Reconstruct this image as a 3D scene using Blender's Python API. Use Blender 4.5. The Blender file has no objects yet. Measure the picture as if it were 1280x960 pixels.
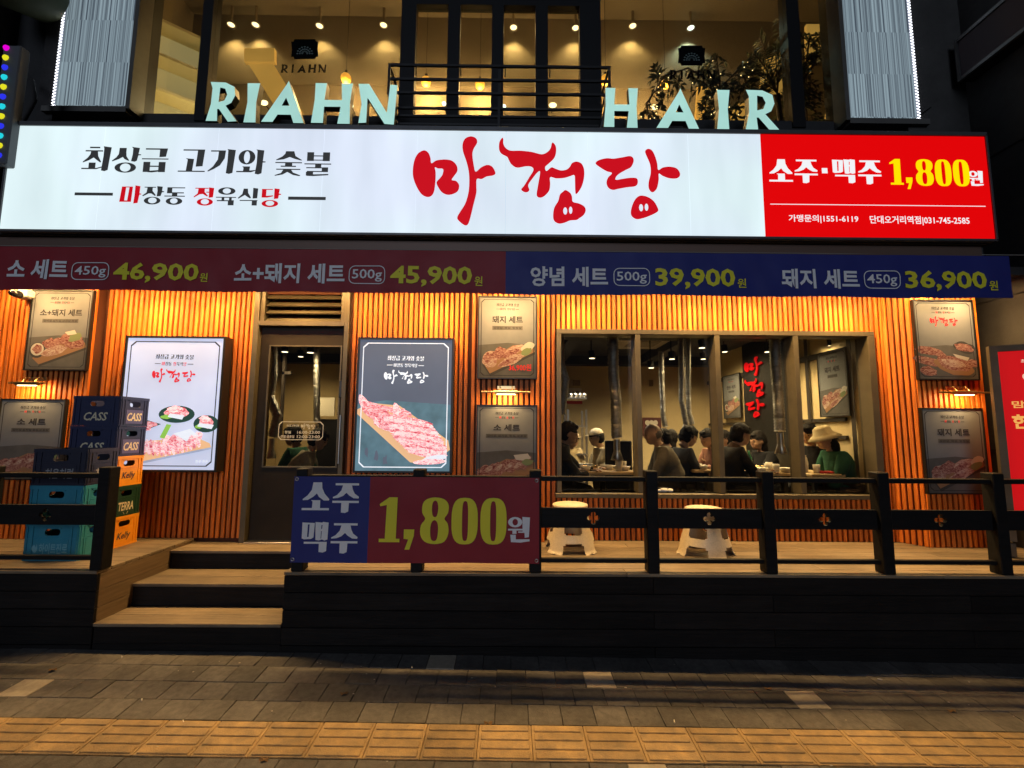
import bpy, bmesh, math, random
from mathutils import noise as mnoise
from mathutils import Vector, Matrix
from mathutils.geometry import tessellate_polygon
random.seed(7)
S = bpy.context.scene
COL = S.collection
PI = math.pi

# ------------------------------------------------------------------ camera
FPX = 572.0
YAW, PIT, ROL = math.radians(.36), math.atan(60/FPX), math.radians(.42)
CAM = Vector((0, 0, 1.65))
fw = Vector((math.sin(YAW)*math.cos(PIT), math.cos(YAW)*math.cos(PIT), math.sin(PIT)))
r0 = Vector((math.cos(YAW), -math.sin(YAW), 0)); u0 = r0.cross(fw)
rt = r0*math.cos(ROL) + u0*math.sin(ROL); up = u0*math.cos(ROL) - r0*math.sin(ROL)
cd = bpy.data.cameras.new('camera'); cam = bpy.data.objects.new('camera', cd); COL.objects.link(cam)
cd.sensor_width = 36; cd.lens = 36*FPX/1280; cd.clip_start = .05; cd.clip_end = 500
cam.matrix_world = Matrix(((rt.x, up.x, -fw.x, CAM.x), (rt.y, up.y, -fw.y, CAM.y), (rt.z, up.z, -fw.z, CAM.z), (0, 0, 0, 1)))
S.camera = cam

# ------------------------------------------------------------------ world, light, exposure
S.view_settings.view_transform = 'Standard'; S.view_settings.look = 'None'
S.view_settings.exposure = 0; S.view_settings.gamma = 1
w = bpy.data.worlds.new('World'); S.world = w; w.use_nodes = True
wn = w.node_tree.nodes; bg = wn['Background']
bg.inputs[0].default_value = (.38, .45, .66, 1); bg.inputs[1].default_value = .03
sl = bpy.data.lights.new('city_glow', 'SUN'); sl.energy = .52; sl.angle = math.radians(25); sl.color = (.72, .82, 1)
so = bpy.data.objects.new('city_glow', sl); COL.objects.link(so)
so.rotation_euler = Vector((.12, 1, -.22)).to_track_quat('-Z', 'Y').to_euler()
S.render.engine = 'CYCLES'
S.cycles.use_denoising = True
S.cycles.max_bounces = 8; S.cycles.diffuse_bounces = 3; S.cycles.transparent_max_bounces = 12
S.cycles.sample_clamp_indirect = 4
S.cycles.caustics_reflective = False; S.cycles.caustics_refractive = False

# ------------------------------------------------------------------ where a line of sight meets a plane
def ray(x, y):
    d = fw*FPX + rt*(x-640) - up*(y-480)
    return d/d.y
def W(x, y, Y): return CAM + ray(x, y)*Y              # on the vertical plane at distance Y
def G(x, y, z):
    d = ray(x, y); return CAM + d*((z-CAM.z)/d.z)     # on the level z
def SX(x, y, X):
    d = ray(x, y); return CAM + d*((X-CAM.x)/d.x)     # on the side plane X
def R(x0, y0, x1, y1, Y):
    xm, ym = (x0+x1)/2, (y0+y1)/2
    return W(x0, ym, Y).x, W(x1, ym, Y).x, W(xm, y1, Y).z, W(xm, y0, Y).z   # X0 X1 Z0 Z1

YF = 3.5806; ZD = .594; YW = 4.634; YS = 4.05; YU = 4.62
GA, GB = .055, -.0105
def gz(x, y): return GA*(y-YF) + GB*x

# ------------------------------------------------------------------ materials
MATS = {}
def mat(name, col, rough=.6, metal=0, em=None, es=0, noise=0, ns=8, stretch=(1,1,1), bump=0, bs=40, rnd=0, spec=.5, ncol=None, stain=0, coat=0, alpha=1, sss=0):
    if name in MATS: return MATS[name]
    m = bpy.data.materials.new(name); m.use_nodes = True; MATS[name] = m
    nt = m.node_tree; N = nt.nodes; L = nt.links; b = N['Principled BSDF']
    b.inputs['Base Color'].default_value = (*col, 1); b.inputs['Roughness'].default_value = rough
    b.inputs['Metallic'].default_value = metal; b.inputs['Specular IOR Level'].default_value = spec
    b.inputs['Coat Weight'].default_value = coat
    if em: b.inputs['Emission Color'].default_value = (*em, 1); b.inputs['Emission Strength'].default_value = es
    tc = N.new('ShaderNodeTexCoord'); mp = N.new('ShaderNodeMapping'); L.new(tc.outputs['Object'], mp.inputs[0]); mp.inputs['Scale'].default_value = stretch
    oi = N.new('ShaderNodeObjectInfo')
    if noise or rnd:
        c = None
        nz = N.new('ShaderNodeTexNoise'); nz.noise_dimensions = '4D'; nz.inputs['Scale'].default_value = ns; nz.inputs['Detail'].default_value = 6; nz.inputs['Roughness'].default_value = .65
        L.new(mp.outputs[0], nz.inputs['Vector'])
        ml = N.new('ShaderNodeMath'); ml.operation = 'MULTIPLY'; ml.inputs[1].default_value = 37; L.new(oi.outputs['Random'], ml.inputs[0]); L.new(ml.outputs[0], nz.inputs['W'])
        cr = N.new('ShaderNodeValToRGB'); L.new(nz.outputs['Fac'], cr.inputs[0])
        c2 = ncol or tuple(v*(1-noise) for v in col); c1 = tuple(min(1, v*(1+noise*.6)) for v in col)
        cr.color_ramp.elements[0].position = .32; cr.color_ramp.elements[0].color = (*c2, 1)
        cr.color_ramp.elements[1].position = .68; cr.color_ramp.elements[1].color = (*c1, 1)
        out = cr.outputs[0]
        if rnd:
            hs = N.new('ShaderNodeHueSaturation'); mr = N.new('ShaderNodeMapRange'); L.new(oi.outputs['Random'], mr.inputs[0])
            mr.inputs['To Min'].default_value = 1-rnd; mr.inputs['To Max'].default_value = 1+rnd
            L.new(mr.outputs[0], hs.inputs['Value']); L.new(out, hs.inputs['Color']); out = hs.outputs[0]
        if stain:
            ge = N.new('ShaderNodeNewGeometry'); n3 = N.new('ShaderNodeTexNoise'); n3.inputs['Scale'].default_value = 1.7; n3.inputs['Detail'].default_value = 7; n3.inputs['Roughness'].default_value = .7; L.new(ge.outputs['Position'], n3.inputs['Vector'])
            m3 = N.new('ShaderNodeMapRange'); L.new(n3.outputs['Fac'], m3.inputs[0]); m3.inputs['From Min'].default_value = .38; m3.inputs['From Max'].default_value = .62; m3.inputs['To Min'].default_value = 1-stain; m3.inputs['To Max'].default_value = 1
            n4 = N.new('ShaderNodeTexVoronoi'); n4.inputs['Scale'].default_value = 7; L.new(ge.outputs['Position'], n4.inputs['Vector'])
            m4 = N.new('ShaderNodeMapRange'); L.new(n4.outputs['Distance'], m4.inputs[0]); m4.inputs['From Min'].default_value = .05; m4.inputs['From Max'].default_value = .085; m4.inputs['To Min'].default_value = 1-stain*.8; m4.inputs['To Max'].default_value = 1
            mm = N.new('ShaderNodeMath'); mm.operation = 'MULTIPLY'; L.new(m3.outputs[0], mm.inputs[0]); L.new(m4.outputs[0], mm.inputs[1])
            mc = N.new('ShaderNodeVectorMath'); mc.operation = 'SCALE'; L.new(out, mc.inputs[0]); L.new(mm.outputs[0], mc.inputs['Scale']); out = mc.outputs[0]
        L.new(out, b.inputs['Base Color'])
        rr = N.new('ShaderNodeMapRange'); L.new(nz.outputs['Fac'], rr.inputs[0]); rr.inputs['To Min'].default_value = min(1, rough+.12); rr.inputs['To Max'].default_value = max(.03, rough-.12)
        L.new(rr.outputs[0], b.inputs['Roughness'])
    if bump:
        n2 = N.new('ShaderNodeTexNoise'); n2.inputs['Scale'].default_value = bs; n2.inputs['Detail'].default_value = 4; L.new(mp.outputs[0], n2.inputs['Vector'])
        bp = N.new('ShaderNodeBump'); bp.inputs['Strength'].default_value = bump; bp.inputs['Distance'].default_value = .01
        L.new(n2.outputs['Fac'], bp.inputs['Height']); L.new(bp.outputs[0], b.inputs['Normal'])
    return m

def emat(name, col, s=1, noise=0, ns=2, stretch=(1,1,1), rough=.35):
    m = mat(name, tuple(v*.35 for v in col), max(rough, .5), em=col, es=s, spec=.1)
    if noise:
        nt = m.node_tree; N = nt.nodes; L = nt.links; b = N['Principled BSDF']
        tc = N.new('ShaderNodeTexCoord'); mp = N.new('ShaderNodeMapping'); mp.inputs['Scale'].default_value = stretch; L.new(tc.outputs['Object'], mp.inputs[0])
        nz = N.new('ShaderNodeTexNoise'); nz.inputs['Scale'].default_value = ns; nz.inputs['Detail'].default_value = 3; L.new(mp.outputs[0], nz.inputs['Vector'])
        mr = N.new('ShaderNodeMapRange'); mr.inputs['From Min'].default_value = .3; mr.inputs['From Max'].default_value = .7
        mr.inputs['To Min'].default_value = s*(1-noise); mr.inputs['To Max'].default_value = s*(1+noise*.5); L.new(nz.outputs['Fac'], mr.inputs[0]); L.new(mr.outputs[0], b.inputs['Emission Strength'])
    return m

def glassmat(name, tint=(.9,.9,.9), refl=.12):
    m = bpy.data.materials.new(name); m.use_nodes = True; nt = m.node_tree; N = nt.nodes; L = nt.links
    for n in list(N): 
        if n.type != 'OUTPUT_MATERIAL': N.remove(n)
    out = [n for n in N if n.type == 'OUTPUT_MATERIAL'][0]
    t = N.new('ShaderNodeBsdfTransparent'); t.inputs[0].default_value = (*tint, 1)
    g = N.new('ShaderNodeBsdfGlossy'); g.inputs['Roughness'].default_value = .02; g.inputs[0].default_value = (1,1,1,1)
    lw = N.new('ShaderNodeLayerWeight'); lw.inputs[0].default_value = .5; pw_ = N.new('ShaderNodeMath'); pw_.operation = 'POWER'; pw_.inputs[1].default_value = 5; L.new(lw.outputs['Facing'], pw_.inputs[0])
    fr = N.new('ShaderNodeMath'); fr.operation = 'MULTIPLY_ADD'; fr.inputs[1].default_value = .9; fr.inputs[2].default_value = refl*.35; L.new(pw_.outputs[0], fr.inputs[0])
    mx = N.new('ShaderNodeMixShader'); L.new(fr.outputs[0], mx.inputs[0]); L.new(t.outputs[0], mx.inputs[1]); L.new(g.outputs[0], mx.inputs[2]); L.new(mx.outputs[0], out.inputs[0])
    return m

# ------------------------------------------------------------------ mesh collecting
class MB:
    def __init__(s): s.v = []; s.f = []; s.m = []; s.sm = []
    def add(s, vs, fs, mi=0, smooth=False):
        o = len(s.v); s.v += [tuple(p) for p in vs]
        for f in fs: s.f.append(tuple(i+o for i in f)); s.m.append(mi); s.sm.append(smooth)
        return s
    def box(s, x0, x1, y0, y1, z0, z1, mi=0, bev=0, M=None):
        if x0 > x1: x0, x1 = x1, x0
        if y0 > y1: y0, y1 = y1, y0
        if z0 > z1: z0, z1 = z1, z0
        if not bev:
            vs = [(x, y, z) for z in (z0, z1) for y in (y0, y1) for x in (x0, x1)]
            fs = [(0,2,3,1),(4,5,7,6),(0,1,5,4),(2,6,7,3),(0,4,6,2),(1,3,7,5)]
        else:
            bm = bmesh.new(); bmesh.ops.create_cube(bm, size=1)
            for v in bm.verts: v.co = Vector(((x0+x1)/2+v.co.x*(x1-x0), (y0+y1)/2+v.co.y*(y1-y0), (z0+z1)/2+v.co.z*(z1-z0)))
            bmesh.ops.bevel(bm, geom=bm.edges[:], offset=min(bev, (x1-x0)*.45, (y1-y0)*.45, (z1-z0)*.45), segments=1, affect='EDGES')
            bm.verts.index_update(); vs = [tuple(v.co) for v in bm.verts]; fs = [tuple(v.index for v in f.verts) for f in bm.faces]; bm.free()
        if M: vs = [tuple(M @ Vector(v)) for v in vs]
        return s.add(vs, fs, mi)
    def tube(s, pts, r, n=8, mi=0, cap=True, smooth=True):
        pts = [Vector(p) for p in pts]; rs = r if isinstance(r, (list, tuple)) else [r]*len(pts)
        vs = []; fs = []; a = None
        for i, p in enumerate(pts):
            t = (pts[min(i+1, len(pts)-1)] - pts[max(i-1, 0)]).normalized()
            if a is None:
                a = t.orthogonal().normalized()
            a = (a - t*a.dot(t)).normalized(); b = t.cross(a)
            for k in range(n):
                q = 2*PI*k/n; vs.append(p + (a*math.cos(q)+b*math.sin(q))*rs[i])
        for i in range(len(pts)-1):
            for k in range(n): fs.append((i*n+k, i*n+(k+1)%n, (i+1)*n+(k+1)%n, (i+1)*n+k))
        s.add(vs, fs, mi, smooth)
        if cap:
            s.add(vs[:n], [tuple(range(n))[::-1]], mi); s.add(vs[-n:], [tuple(range(n))], mi)
        return s
    def lathe(s, prof, c=(0,0,0), n=20, mi=0, axis='z', sx=1, sy=1):
        vs = []; fs = []; c = Vector(c)
        for (r, h) in prof:
            for k in range(n):
                q = 2*PI*k/n; p = Vector((r*math.cos(q)*sx, r*math.sin(q)*sy, h))
                if axis == 'y': p = Vector((p.x, p.z, p.y))
                if axis == 'x': p = Vector((p.z, p.x, p.y))
                vs.append(c+p)
        for i in range(len(prof)-1):
            for k in range(n): fs.append((i*n+k, i*n+(k+1)%n, (i+1)*n+(k+1)%n, (i+1)*n+k))
        return s.add(vs, fs, mi, True)
    def ball(s, c, rx, ry=None, rz=None, n=12, mi=0, top=0, bot=PI):
        ry = ry or rx; rz = rz or rx; c = Vector(c); vs = []; fs = []; m = n//2+1
        for i in range(m+1):
            t = top+(bot-top)*i/m
            for k in range(n):
                q = 2*PI*k/n; vs.append(c+Vector((rx*math.sin(t)*math.cos(q), ry*math.sin(t)*math.sin(q), rz*math.cos(t))))
        for i in range(m):
            for k in range(n): fs.append((i*n+k, (i+1)*n+k, (i+1)*n+(k+1)%n, i*n+(k+1)%n))
        return s.add(vs, fs, mi, True)
    def poly(s, loops, y, depth=0, mi=0, side=None):
        """loops of (x,z): the outer and its holes; front face at y looking to -Y, back at y+depth"""
        fl = [p for l in loops for p in l]
        tr = tessellate_polygon([[Vector((p[0], p[1], 0)) for p in l] for l in loops])
        fs = []
        for t in tr:
            a, b, c = (fl[i] for i in t)
            if (b[0]-a[0])*(c[1]-a[1])-(b[1]-a[1])*(c[0]-a[0]) < 0: t = t[::-1]
            fs.append(tuple(t))
        s.add([(p[0], y, p[1]) for p in fl], fs, mi)
        if depth:
            s.add([(p[0], y+depth, p[1]) for p in fl], [f[::-1] for f in fs], mi if side is None else side)
            for l in loops:
                n = len(l); s.add([(p[0], y, p[1]) for p in l]+[(p[0], y+depth, p[1]) for p in l], [(i, (i+1)%n, n+(i+1)%n, n+i) for i in range(n)], mi if side is None else side)
        return s
    def build(s, name, mats, parent=None, loc=None, local=False):
        o3 = Vector(loc) if loc is not None else (world_loc(parent) if parent else Vector((0,0,0)))
        me = bpy.data.meshes.new(name)
        if local: s.v = [(v[0]+o3.x, v[1]+o3.y, v[2]+o3.z) for v in s.v]
        me.from_pydata([(v[0]-o3.x, v[1]-o3.y, v[2]-o3.z) for v in s.v], [], s.f)
        for m in (mats if isinstance(mats, (list, tuple)) else [mats]): me.materials.append(m)
        me.polygons.foreach_set('material_index', s.m); me.polygons.foreach_set('use_smooth', s.sm); me.update()
        ob = bpy.data.objects.new(name, me); COL.objects.link(ob)
        if parent: ob.parent = parent; ob.location = o3 - world_loc(parent)
        else: ob.location = o3
        return ob

def world_loc(o):
    l = Vector(o.location)
    while o.parent: o = o.parent; l += Vector(o.location)
    return l
def tag(o, label=None, cat=None, group=None, kind=None):
    if label: o['label'] = label
    if cat: o['category'] = cat
    if group: o['group'] = group
    if kind: o['kind'] = kind
    return o
def thing(name, loc, label, cat, group=None, kind=None):
    o = bpy.data.objects.new(name, None); COL.objects.link(o); o.location = loc; o.empty_display_size = .1
    return tag(o, label, cat, group, kind)
def inst(src, name, loc, parent=None):
    """a copy of one mesh object at a place given in the parent's space"""
    c = src.copy(); COL.objects.link(c); c.parent = parent; c.location = loc; c.name = name
    return c
def copy_tree(o, parent=None):
    c = o.copy(); COL.objects.link(c); c.parent = parent
    for ch in list(o.children): copy_tree(ch, c)
    return c

# ------------------------------------------------------------------ lettering
def smooth(pts, k=4):
    n = len(pts); out = []
    for i in range(n):
        p0, p1, p2, p3 = pts[i-1], pts[i], pts[(i+1) % n], pts[(i+2) % n]
        for j in range(k):
            t = j/k
            out.append(tuple(.5*((2*p1[a])+(-p0[a]+p2[a])*t+(2*p0[a]-5*p1[a]+4*p2[a]-p3[a])*t*t+(-p0[a]+3*p1[a]-3*p2[a]+p3[a])*t**3) for a in (0, 1)))
    return out
def ell(cx, cy, rx, ry, n=20, e=1): 
    out = []
    for i in range(n):
        q = 2*PI*i/n; c, s = math.cos(q), math.sin(q)
        out.append((cx+rx*math.copysign(abs(c)**e, c), cy+ry*math.copysign(abs(s)**e, s)))
    return out
def rc(x0, y0, x1, y1): return [(x0,y0),(x1,y0),(x1,y1),(x0,y1)]
# a glyph is a list of pieces; a piece is a list of loops (outer, holes...) in drawing units, y down
def P(*pts): return [list(pts)]
def RC(*a): return [rc(*a)]
def bounds(gl):
    xs = [p[0] for pc in gl for p in pc[0]]; ys = [p[1] for pc in gl for p in pc[0]]
    return min(xs), min(ys), max(xs), max(ys)
def glyphs(mb, gl, box, y, depth=0, mi=0, side=None, src=None, eps=.0003):
    """lay glyph pieces in the rectangle box = X0,X1,Z0,Z1 on the plane y"""
    b = src or bounds(gl); X0, X1, Z0, Z1 = box
    f = lambda p: (X0+(p[0]-b[0])/(b[2]-b[0])*(X1-X0), Z1-(p[1]-b[1])/(b[3]-b[1])*(Z1-Z0))
    for i, pc in enumerate(gl):
        e = eps*(i % 7)
        mb.poly([[f(p) for p in l] for l in pc], y-e, depth+e if depth else 0, mi, side)
TXT = {}
def text_mesh(s, off=.02, shear=0, res=2):
    key = (s, off, shear)
    if key in TXT: return TXT[key]
    c = bpy.data.curves.new('lettering', 'FONT'); c.body = s; c.size = 1; c.offset = off; c.resolution_u = res; c.fill_mode = 'FRONT'; c.shear = shear
    o = bpy.data.objects.new('lettering', c); COL.objects.link(o)
    dg = bpy.context.evaluated_depsgraph_get(); me = bpy.data.meshes.new_from_object(o.evaluated_get(dg))
    vs = [tuple(v.co) for v in me.vertices]; fs = [tuple(p.vertices) for p in me.polygons]
    bpy.data.objects.remove(o); bpy.data.curves.remove(c); bpy.data.meshes.remove(me)
    if not vs: vs = [(0,0,0),(1,0,0),(0,1,0)]; fs = []
    x0 = min(v[0] for v in vs); x1 = max(v[0] for v in vs); y0 = min(v[1] for v in vs); y1 = max(v[1] for v in vs)
    vs = [((v[0]-x0)/(x1-x0), (v[1]-y0)/(y1-y0)) for v in vs]
    TXT[key] = (vs, fs, (x1-x0)/(y1-y0)); return TXT[key]
def text(mb, s, box, y, off=.02, mi=0, shear=0, M=None):
    vs, fs, _ = text_mesh(s, off, shear); X0, X1, Z0, Z1 = box
    pts = [(X0+v[0]*(X1-X0), y, Z0+v[1]*(Z1-Z0)) for v in vs]
    if M: pts = [tuple(M @ Vector(p)) for p in pts]
    mb.add(pts, fs, mi)

# drawn letters, units of an enlarged sketch
o_ = 1204.7
LINE1 = [RC(135,113,232,127), RC(97,146,263,158), P((150,158),(215,158),(222,200),(255,255),(248,262),(215,240),(180,215),(140,240),(85,262),(80,255),(125,215),(145,185)),
 RC(140,262,205,313), P((75,312),(215,312),(265,298),(265,308),(215,324),(75,324)), P((265,108),(342,118),(335,200),(325,330),(295,342),(262,335),(272,200),(272,130)),
 P((418,122),(485,122),(485,160),(490,200),(520,240),(512,243),(475,228),(455,208),(420,228),(360,250),(355,243),(395,210),(415,180)),
 P((530,110),(608,120),(600,178),(625,180),(625,188),(600,190),(590,240),(570,250),(535,245),(545,180),(545,125)), [ell(487,305,102,48), ell(487,305,50,38)],
 P((665,122),(875,122),(862,200),(800,205),(800,135),(665,135)), RC(637,217,888,227), RC(655,250,720,345), RC(800,250,865,345), RC(719,285,801,297), P((700,346),(719,332),(801,325),(801,340),(740,348)),
 P((1022,128),(1228,128),(1215,285),(1150,290),(1160,140),(1022,140)), P((1050,212),(1130,218),(1120,329),(1060,329),(1070,225)), RC(985,328,1240,339)]
_b = [P((80,135),(222,135),(215,210),(175,275),(120,310),(65,335),(60,328),(110,285),(150,220),(155,147),(80,147)), P((235,122),(315,130),(305,250),(298,345),(265,355),(235,348),(243,240),(243,135)),
 [ell(425,197,80,68), ell(425,197,28,56)], P((385,282),(460,282),(455,326),(395,326),(398,295)), P((332,325),(400,325),(510,315),(515,322),(470,337),(332,337)),
 P((508,122),(585,130),(578,232),(603,234),(603,243),(577,245),(572,345),(540,357),(508,350),(520,250),(520,135)),
 P((792,135),(870,135),(885,180),(950,218),(940,222),(880,208),(830,190),(775,212),(705,222),(702,215),(760,185),(785,160)), RC(697,238,950,248), RC(790,247,858,273), RC(750,272,895,283), RC(708,300,937,310),
 P((775,309),(850,309),(870,335),(942,360),(930,368),(870,358),(815,330),(770,355),(700,367),(695,360),(755,340)),
 RC(995,142,1060,225), RC(1145,142,1212,225), RC(1059,172,1146,182), RC(1059,212,1146,221), RC(973,248,1227,258), RC(1075,257,1133,284), RC(992,283,1200,293), RC(1140,292,1200,319), RC(1000,318,1200,328), RC(992,327,1060,362), P((1000,352),(1205,345),(1205,357),(1060,367),(1000,365))]
LINE1 += [[[(p[0]+o_, p[1]) for p in l] for l in pc] for pc in _b]
D_ = (90, 170)
L2R = [[[(475,482),(578,482),(572,625),(462,625)], [(515,490),(545,490),(535,612),(508,612)]], P((600,470),(648,478),(645,545),(662,547),(662,556),(645,557),(635,635),(595,640),(600,560)),
 RC(1165,487,1290,495), P((1195,494),(1255,494),(1255,525),(1290,562),(1280,568),(1240,545),(1210,548),(1160,578),(1155,570),(1190,540)), P((o_+88,482),(o_+138,488),(o_+132,575),(o_+92,580),(o_+92,532),(o_+66,532),(o_+66,523),(o_+92,523)), [ell(o_+60,620,76,34), ell(o_+60,617,38,25)],
 RC(o_+588,492,o_+690,500), RC(o_+588,499,o_+630,571), P((o_+588,560),(o_+695,550),(o_+695,560),(o_+640,572),(o_+588,572)), P((o_+705,485),(o_+755,490),(o_+750,533),(o_+770,536),(o_+770,545),(o_+750,546),(o_+745,580),(o_+705,585)), [ell(o_+670,628,78,33), ell(o_+670,625,40,23)]]
L2K = [RC(687,482,795,490), P((715,489),(765,489),(765,520),(800,560),(792,568),(755,545),(730,545),(680,572),(672,565),(710,535)), P((805,475),(858,480),(855,520),(875,524),(875,531),(855,533),(845,568),(808,572),(812,520)), [ell(770,612,78,36), ell(772,610,40,27)],
 RC(903,485,1070,494), RC(903,493,950,540), RC(903,532,1062,542), RC(950,541,1000,564), RC(880,563,1073,572), [ell(975,615,78,34), ell(973,612,35,25)],
 [ell(o_+258,515,82,35), ell(o_+258,514,38,25)], RC(o_+160,570,o_+350,578), RC(o_+215,577,o_+240,601), RC(o_+285,577,o_+310,601), RC(o_+170,600,o_+330,610), RC(o_+275,609,o_+330,648),
 P((o_+415,490),(o_+455,490),(o_+460,530),(o_+490,575),(o_+480,582),(o_+450,565),(o_+430,550),(o_+372,585),(o_+365,578),(o_+405,540)), P((o_+505,482),(o_+552,488),(o_+548,580),(o_+505,583)), RC(o_+385,597,o_+552,606), RC(o_+500,605,o_+548,648),
 RC(40,543,398,570), RC(o_+838,560,o_+1192,590)]
e_ = 1280
LOGO = [[smooth([(205,203),(245,225),(265,270),(275,318),(320,292),(400,283),(460,295),(500,335),(508,385),(480,430),(460,465),(500,475),(527,515),(510,570),(440,598),(380,580),(340,530),(325,488),(350,455),(375,420),(380,370),(335,365),(307,355),(315,400),(315,480),(305,570),(280,610),(240,618),(190,590),(140,510),(112,420),(118,310),(150,235)])],
 [smooth([(625,72),(670,90),(680,130),(650,185),(640,240),(655,340),(672,390),(720,350),(775,328),(820,345),(848,400),(825,422),(770,432),(725,455),(683,455),(680,520),(680,580),(655,690),(630,800),(610,855),(580,862),(530,825),(515,795),(540,745),(580,680),(605,600),(615,520),(612,410),(590,310),(555,210),(550,140),(575,90)])],
 [smooth([(905,90),(915,105),(915,140),(935,180),(980,205),(1070,205),(1170,215),(1260,235),(e_+35,210),(e_+60,175),(e_+68,140),(e_+80,128),(e_+105,160),(e_+108,215),(e_+90,270),(e_+40,320),(e_+10,350),(e_+22,385),(e_+65,352),(e_+100,362),(e_+150,378),(e_+200,370),(e_+230,345),(e_+250,312),(e_+290,297),(e_+335,315),(e_+358,370),(e_+355,450),(e_+330,530),(e_+287,587),(e_+277,560),(e_+275,480),(e_+270,420),(e_+230,430),(e_+180,445),(e_+110,450),(e_+55,440),(e_+55,500),(e_+45,560),(e_,610),(1240,622),(1215,600),(1225,520),(1245,395),(1220,400),(1180,450),(1140,510),(1150,555),(1130,575),(1100,572),(1078,550),(1105,515),(1150,440),(1185,380),(1170,350),(1120,345),(1040,358),(990,330),(965,290),(950,262),(900,235),(878,195),(880,130)])],
 [smooth([(e_+190,553),(e_+230,575),(e_+248,610),(e_+255,655),(e_+310,670),(e_+355,695),(e_+368,730),(e_+350,770),(e_+310,800),(e_+285,815),(e_+230,820),(e_+180,840),(e_+130,848),(e_+90,825),(e_+80,780),(e_+90,710),(e_+125,650),(e_+140,595),(e_+165,570)]), ell(e_+187,737,18,32,12), ell(e_+235,730,15,32,12)],
 [smooth([(e_+460,320),(e_+490,290),(e_+560,272),(e_+620,275),(e_+700,262),(e_+765,250),(e_+795,265),(e_+800,300),(e_+775,350),(e_+730,375),(e_+670,410),(e_+640,440),(e_+640,465),(e_+700,455),(e_+770,445),(e_+825,450),(e_+833,490),(e_+810,520),(e_+740,530),(e_+660,545),(e_+610,555),(e_+570,535),(e_+555,490),(e_+570,445),(e_+605,405),(e_+560,390),(e_+500,355)])],
 [smooth([(e_+930,183),(e_+965,195),(e_+990,240),(e_+1010,310),(e_+1018,372),(e_+1060,350),(e_+1120,342),(e_+1180,355),(e_+1210,395),(e_+1205,430),(e_+1170,448),(e_+1110,445),(e_+1055,425),(e_+1022,405),(e_+1020,460),(e_+1000,540),(e_+960,573),(e_+930,540),(e_+930,480),(e_+950,400),(e_+945,320),(e_+915,245),(e_+905,205)])],
 [smooth([(e_+860,602),(e_+920,615),(e_+970,650),(e_+1000,700),(e_+1008,735),(e_+975,760),(e_+920,785),(e_+860,805),(e_+810,810),(e_+770,780),(e_+768,730),(e_+790,665),(e_+820,622)]), ell(e_+857,710,18,32,12), ell(e_+905,705,16,32,12)]]
G_SO = [P((248,103),(335,103),(340,160),(365,215),(415,272),(410,285),(360,285),(310,250),(288,215),(250,250),(200,280),(150,283),(148,272),(195,235),(235,180)), P((232,282),(325,282),(325,361),(245,361),(248,297)), RC(143,360,415,382)]
G_JU = [RC(470,112,705,134), P((545,133),(635,133),(645,175),(665,215),(710,248),(705,265),(655,262),(610,235),(583,208),(550,240),(500,260),(450,265),(448,252),(490,230),(530,185)), RC(445,288,710,310), P((535,309),(612,309),(608,395),(575,410),(535,405))]
G_MAEK = [[[(137,505),(262,510),(255,655),(230,670),(160,675),(137,665)], [(193,525),(210,525),(205,650),(190,650)]], [[(268,500),(335,505),(345,498),(400,505),(395,675),(365,685),(338,675),(310,685),(275,680)], [(330,530),(340,530),(336,570),(328,570)], [(328,590),(335,590),(332,665),(326,665)]], RC(160,698,390,718), P((312,717),(390,717),(388,790),(355,805),(312,800))]
G_18 = [P((150,128),(210,128),(205,430),(232,430),(232,455),(82,455),(82,430),(125,430),(132,185),(85,195),(80,178)), P((262,362),(338,362),(335,410),(305,508),(270,508),(295,435),(262,430)),
 [smooth([(485,127),(550,140),(583,180),(580,240),(555,283),(580,320),(585,390),(555,450),(485,467),(415,450),(382,400),(385,330),(415,285),(392,240),(395,175),(425,140)],3), smooth([(485,150),(502,165),(508,210),(500,258),(485,272),(468,258),(462,210),(468,165)],3), smooth([(482,293),(505,315),(510,370),(502,430),(482,445),(460,430),(453,370),(460,315)],3)],
 [ell(702,298,96,170,28,.7), ell(705,298,22,146,20,.6)], [ell(912,298,96,170,28,.7), ell(910,298,22,146,20,.6)]]
G_WON = [[ell(1070,307,52,38,16), ell(1070,307,20,24,12)], RC(1018,355,1125,368), RC(1050,367,1080,392), P((1122,268),(1178,272),(1170,415),(1140,420),(1138,384),(1092,384),(1092,374),(1124,374)), P((1035,398),(1075,398),(1075,432),(1175,430),(1175,445),(1110,455),(1040,452))]
def shift(gl, dx, dy, s=1): return [[[((p[0]+dx)*s, (p[1]+dy)*s) for p in l] for l in pc] for pc in gl]
LET = {'R': [[[(85,408),(160,410),(205,432),(212,475),(195,513),(168,528),(228,605),(185,608),(137,545),(128,545),(132,605),(76,605),(95,520),(97,440)], [(135,436),(160,442),(172,472),(160,502),(132,510)]]],
 'I': [P((272,418),(335,418),(322,510),(325,607),(265,607),(278,510))],
 'A': [[[(475,405),(560,612),(510,612),(495,572),(430,572),(408,608),(352,608),(465,425)], [(467,488),(486,528),(448,528)]]],
 'H': [P((612,418),(668,418),(660,500),(745,500),(740,418),(795,418),(785,510),(788,615),(728,615),(740,533),(660,533),(658,612),(600,612),(612,500))],
 'N': [P((820,420),(875,420),(972,560),(985,422),(1022,425),(1010,618),(962,615),(870,488),(868,610),(828,612),(840,520))]}
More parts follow.
